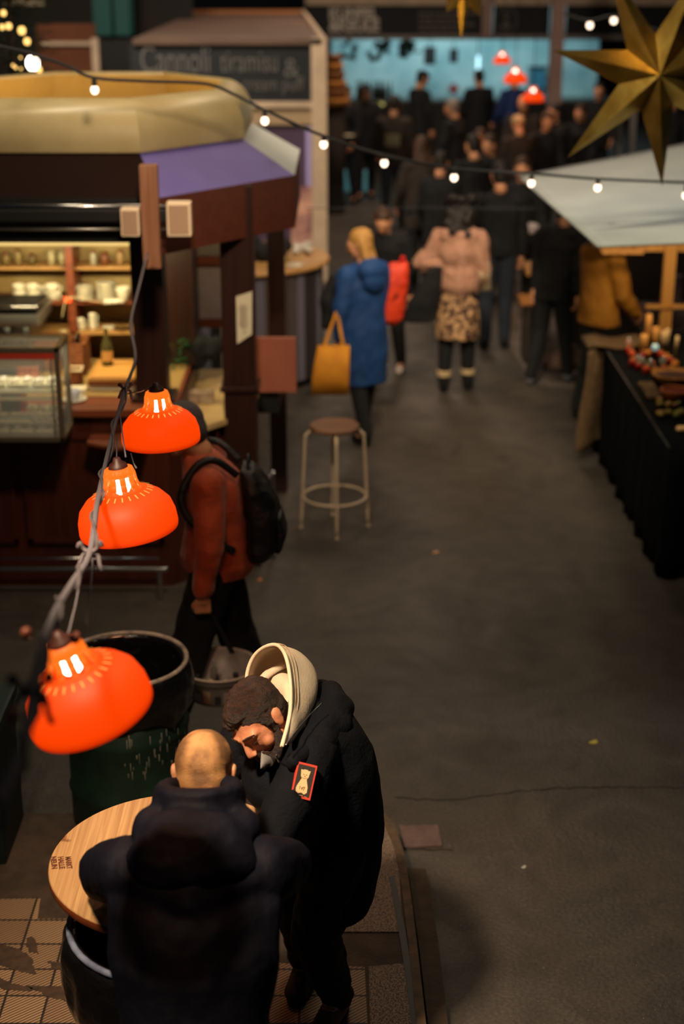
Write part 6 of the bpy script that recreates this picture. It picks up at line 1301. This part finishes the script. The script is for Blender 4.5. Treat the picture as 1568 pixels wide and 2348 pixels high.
for i in range(16):
    px = 1510+rnd.uniform(0, 60); py = 928+rnd.uniform(-4, 32); b = B(); r_ = rnd.uniform(.016, .026); b.ell((0, 0, r_*.8), (r_*1.3, r_, r_*.8), rot('Z', rnd.uniform(0, 180)), 10)
    c_ = ('olive green', 'yellowish', 'tan')[i % 3]; o = put(b, 'fruit', mat('fruit%d' % (i % 3), ((120, 130, 50), (170, 150, 60), (190, 140, 70))[i % 3], .5), px, py, '%s small fruit in the loose heap near the right edge' % c_, 'fruit', '%s fruits heaped on the black table' % c_)
b = B(); b.cap((0, 0, .02), (.08, .01, .02), .02, .015); put(b, 'bread_roll', mat('crust', (206, 160, 110), .7), 1556, 992, 'single pale bread roll at the near edge of the table', 'bread')
# sacks, rail and pipe on the aisle floor
b = B(); c_ = at(1300, 850, z=0)
for (dx, dy, r, h) in ((0, 0, .17, .09), (-.12, .05, .12, .08), (.12, .08, .13, .10), (.02, .12, .12, .13)): b.ell(c_+V((dx, dy, h*.8)), (r, r*.8, h))
b.blob('burlap_sack', mat('grey_sack', (88, 68, 56), .9, bump=.4, bscale=30), None, .014, 3, True, disp=fold(.02, 8, 2), label='grey-brown sack slumped on the floor left of the burlap sheet', category='sack')
b = B(); pp = [at(x, y, z=.004) for x, y in ((1165, 690), (1170, 740), (1185, 780), (1205, 820), (1232, 860), (1255, 880), (1345, 886))]; pr = smooth(pp, 4)
for i in range(len(pr)-1):
    d = (pr[i+1]-pr[i]).normalized(); n_ = V((-d.y, d.x, 0))*.085; d2 = (pr[min(i+2, len(pr)-1)]-pr[i+1]); d2 = d2.normalized() if d2.length > 1e-4 else d; n2 = V((-d2.y, d2.x, 0))*.085
    b.poly([pr[i]-n_, pr[i+1]-n2, pr[i+1]+n2, pr[i]+n_])
struct('trim_23', b, mat('worn_strip', (104, 98, 92), .5, c2=(70, 62, 56), scale=6))
b = B(); a = at(1445, 770, Y=12.6)
t = thing('wire_crate', 'grey wire crates and plastic wrap stacked behind the black table', 'crates', (a.x+.25, 12.7, 0))
b = B(); b.box2((a.x+.2, 12.95, 0), (a.x+.7, 13.35, .80), .02); b.done('crate_body', mat('grey_wrap', (96, 84, 88), .4, c2=(50, 44, 48), scale=9, bump=.8, bscale=14), t, world=True)
b = B(); b.extr([at(1430, 700, Y=12.5), at(1460, 686, Y=12.5), at(1500, 760, Y=12.5), at(1480, 790, Y=12.5)], V((0, .05, 0))); b.done('plastic_wrap', MATS['grey_wrap'], t, world=True)
b = B(); a = at(1548, 745, Y=13.2); b.box2((a.x-.03, 13.2, 0), (a.x+.03, 13.26, 1.05)); b.box2((a.x-.03, 13.2, .55), (a.x+.5, 13.26, .72)); b.done('plastic_frame', mat('mauve_frame', (110, 92, 100), .6), t, world=True)
b = B(); b.box2((2.2, 14.4, 0), (5.5, 14.6, 1.55)); struct('wall_right', b, mat('brown_screen', (38, 30, 24), .9))

# ================================================================ string lights across the aisle
def string(name, pts, bulbs, label, br=.022):
    t = thing(name, label, 'string lights', pts[0]); sp = smooth(pts, 8); b = B(); b.tube(sp, .009, 6); b.done('cable', mat('dark_cable', (34, 36, 40), .7), t, True, True)
    for p in bulbs:
        near = min(sp, key=lambda q: (q-p).length); top_ = V((p.x, near.y, near.z))
        b = B(); b.cyl(top_+V((0, 0, .005)), p+V((0, 0, br*.9)), .012, .015, 12); so = b.done('socket', BLACKM, t, True, True)
        b = B(); b.ell(p, (br, br, br*1.15)); b.done('bulb', BULB, t, True, True)
Yv = lambda px: 8.4+px/1568*1.2
cab = [(-60, 95), (60, 120), (150, 150), (215, 178), (330, 186), (470, 192), (540, 218), (607, 252), (742, 312), (881, 355), (1041, 386), (1220, 398), (1370, 410), (1566, 418), (1700, 418)]
bl = [(80, 140), (217, 206), (607, 277), (742, 331), (881, 374), (1041, 407), (1218, 420), (1370, 430), (1572, 448)]
string('light_string', [at(x, y, Y=Yv(x)) for x, y in cab], [at(x, y, Y=Yv(x)) for x, y in bl], 'long cable of warm round bulbs sagging across the aisle in front of the kiosk crown')
string('light_string', [at(x, y, Y=13) for x, y in ((1290, 30), (1350, 46), (1410, 36), (1480, 60), (1580, 90))], [at(1352, 58, Y=13), at(1407, 47, Y=13), at(1450, 74, Y=13)], 'short cable of warm bulbs crossing behind the big gold star', .026)
b = B(); b.tube(smooth([at(700, 478, Y=12.0), at(1000, 476, Y=12.0), at(1300, 480, Y=12.0), at(1600, 486, Y=12.0)]), .003, 6); b.done('thin_wire', mat('dark_cable', (34, 36, 40)), None, True, True, label='thin dark wire stretched level across the aisle', category='wire')
for i, x in enumerate((217, 607, 881, 1218)): point('bulb_light', at(x, 430 if i > 1 else 230, Y=Yv(x)-.15), .8, (1, .75, .5), .03)

# ================================================================ gold stars
GOLD = mat('gold_foil', (150, 122, 60), .26, .95, c2=(128, 98, 42), scale=8, bump=.06, bscale=20)
def star(c, R, arms, depth, label, tilt=0):
    t = thing('gold_star', label, 'star', c); c = V(c)
    n = len(arms)
    for i, (ang, L_) in enumerate(arms):
        a0 = arms[i-1][0]; a2 = arms[(i+1) % n][0]
        def mid(a, b_):
            d = (b_-a) % 360; return math.radians(a+d/2)
        m0, m1 = mid(a0, ang), mid(ang, a2); r = R*.38
        tip = V((math.cos(math.radians(ang))*L_, 0, math.sin(math.radians(ang))*L_)); i0 = V((math.cos(m0)*r, 0, math.sin(m0)*r)); i1 = V((math.cos(m1)*r, 0, math.sin(m1)*r)); f = V((0, -depth, 0)); k = V((0, depth, 0))
        b = B(); vs_ = [b.m.verts.new(q) for q in (tip, i0, i1, f, k)]
        for fa in ((0, 1, 3), (0, 3, 2), (0, 4, 1), (0, 2, 4)): b.m.faces.new([vs_[j] for j in fa])
        b.done('star_point', GOLD, t)
    return t
SY = 9.0; sc = at(1502, 168, Y=SY)
def arm(px, py):
    q = at(px, py, Y=SY); return (math.degrees(math.atan2(q.z-sc.z, q.x-sc.x)), math.hypot(q.x-sc.x, q.z-sc.z))
ar = [arm(1265, 115), arm(1300, 362), arm(1518, 428)]; ar += [(ar[2][0]+50, .62), (ar[2][0]+102, .70), (ar[2][0]+152, .60), (ar[2][0]+200, .66)]
ar = sorted([(a % 360, l) for a, l in ar]); star(sc, .56, ar, .14, 'large faceted gold foil star hanging at the upper right')
b = B(); ls = sc+V((0, 0, .5)); b.tube([ls, ls+V((0, 0, 3))], .003, 6); 
s2_ = at(1065, -30, Y=11); star(s2_, .35, [(90, .3), (162, .22), (234, .2), (270-2, .36), (300, .22), (18, .22)], .05, 'small gold star cut off by the top edge above the shop sign')
area('unseen_lamp', (.4, 7.4, 4.6), sc, .3, 22, (1, .86, .56), 60)  # unseen lamp aimed to brighten the gold star

# ================================================================ fir garland with glowing lights, upper left
t = thing('fir_garland', 'dark fir greenery with warm glowing lights at the upper left corner', 'garland', at(40, 200, Y=12.5)); gc = at(25, 90, Y=12.5)
b = B()
for i in range(900):
    a = rnd.uniform(0, 6.28); r_ = rnd.uniform(0, .26)**.9; z = rnd.uniform(-.42, .55); p = gc+V((math.cos(a)*r_, math.sin(a)*r_, z)); d = V((math.cos(a), math.sin(a), rnd.uniform(-.5, .3))).normalized()*.07; s_ = V((-d.y, d.x, 0))*.08+V((0, 0, .004))
    b.extr([p-s_, p+d, p+s_], V((0, 0, .003)))
b.done('fir_needles', mat('fir_green', (34, 44, 26), .8), t, world=True)
b = B(); b.tube([gc+V((0, 0, -.6)), gc+V((0, 0, .8))], .02, 8); b.done('stem', DARKB, t, True, True)
for (x, y, r_) in ((75, 145, .05), (50, 70, .028), (62, 95, .024), (20, 60, .022), (8, 30, .02), (90, 160, .02), (30, 150, .010), (36, 155, .010), (5, 62, .018), (48, 158, .008), (72, 184, .008), (47, 132, .008)):
    b = B(); b.ell(at(x, y, Y=12.2), (r_, r_, r_*1.2), None, 10); b.done('glow_light', m_glow('amber_glow', (255, 200, 110), 2.5) if r_ < .03 else BULB_HOT, t, True, True)
point('garland_light', at(75, 145, Y=12.0), 3, (1, .7, .35), .04)
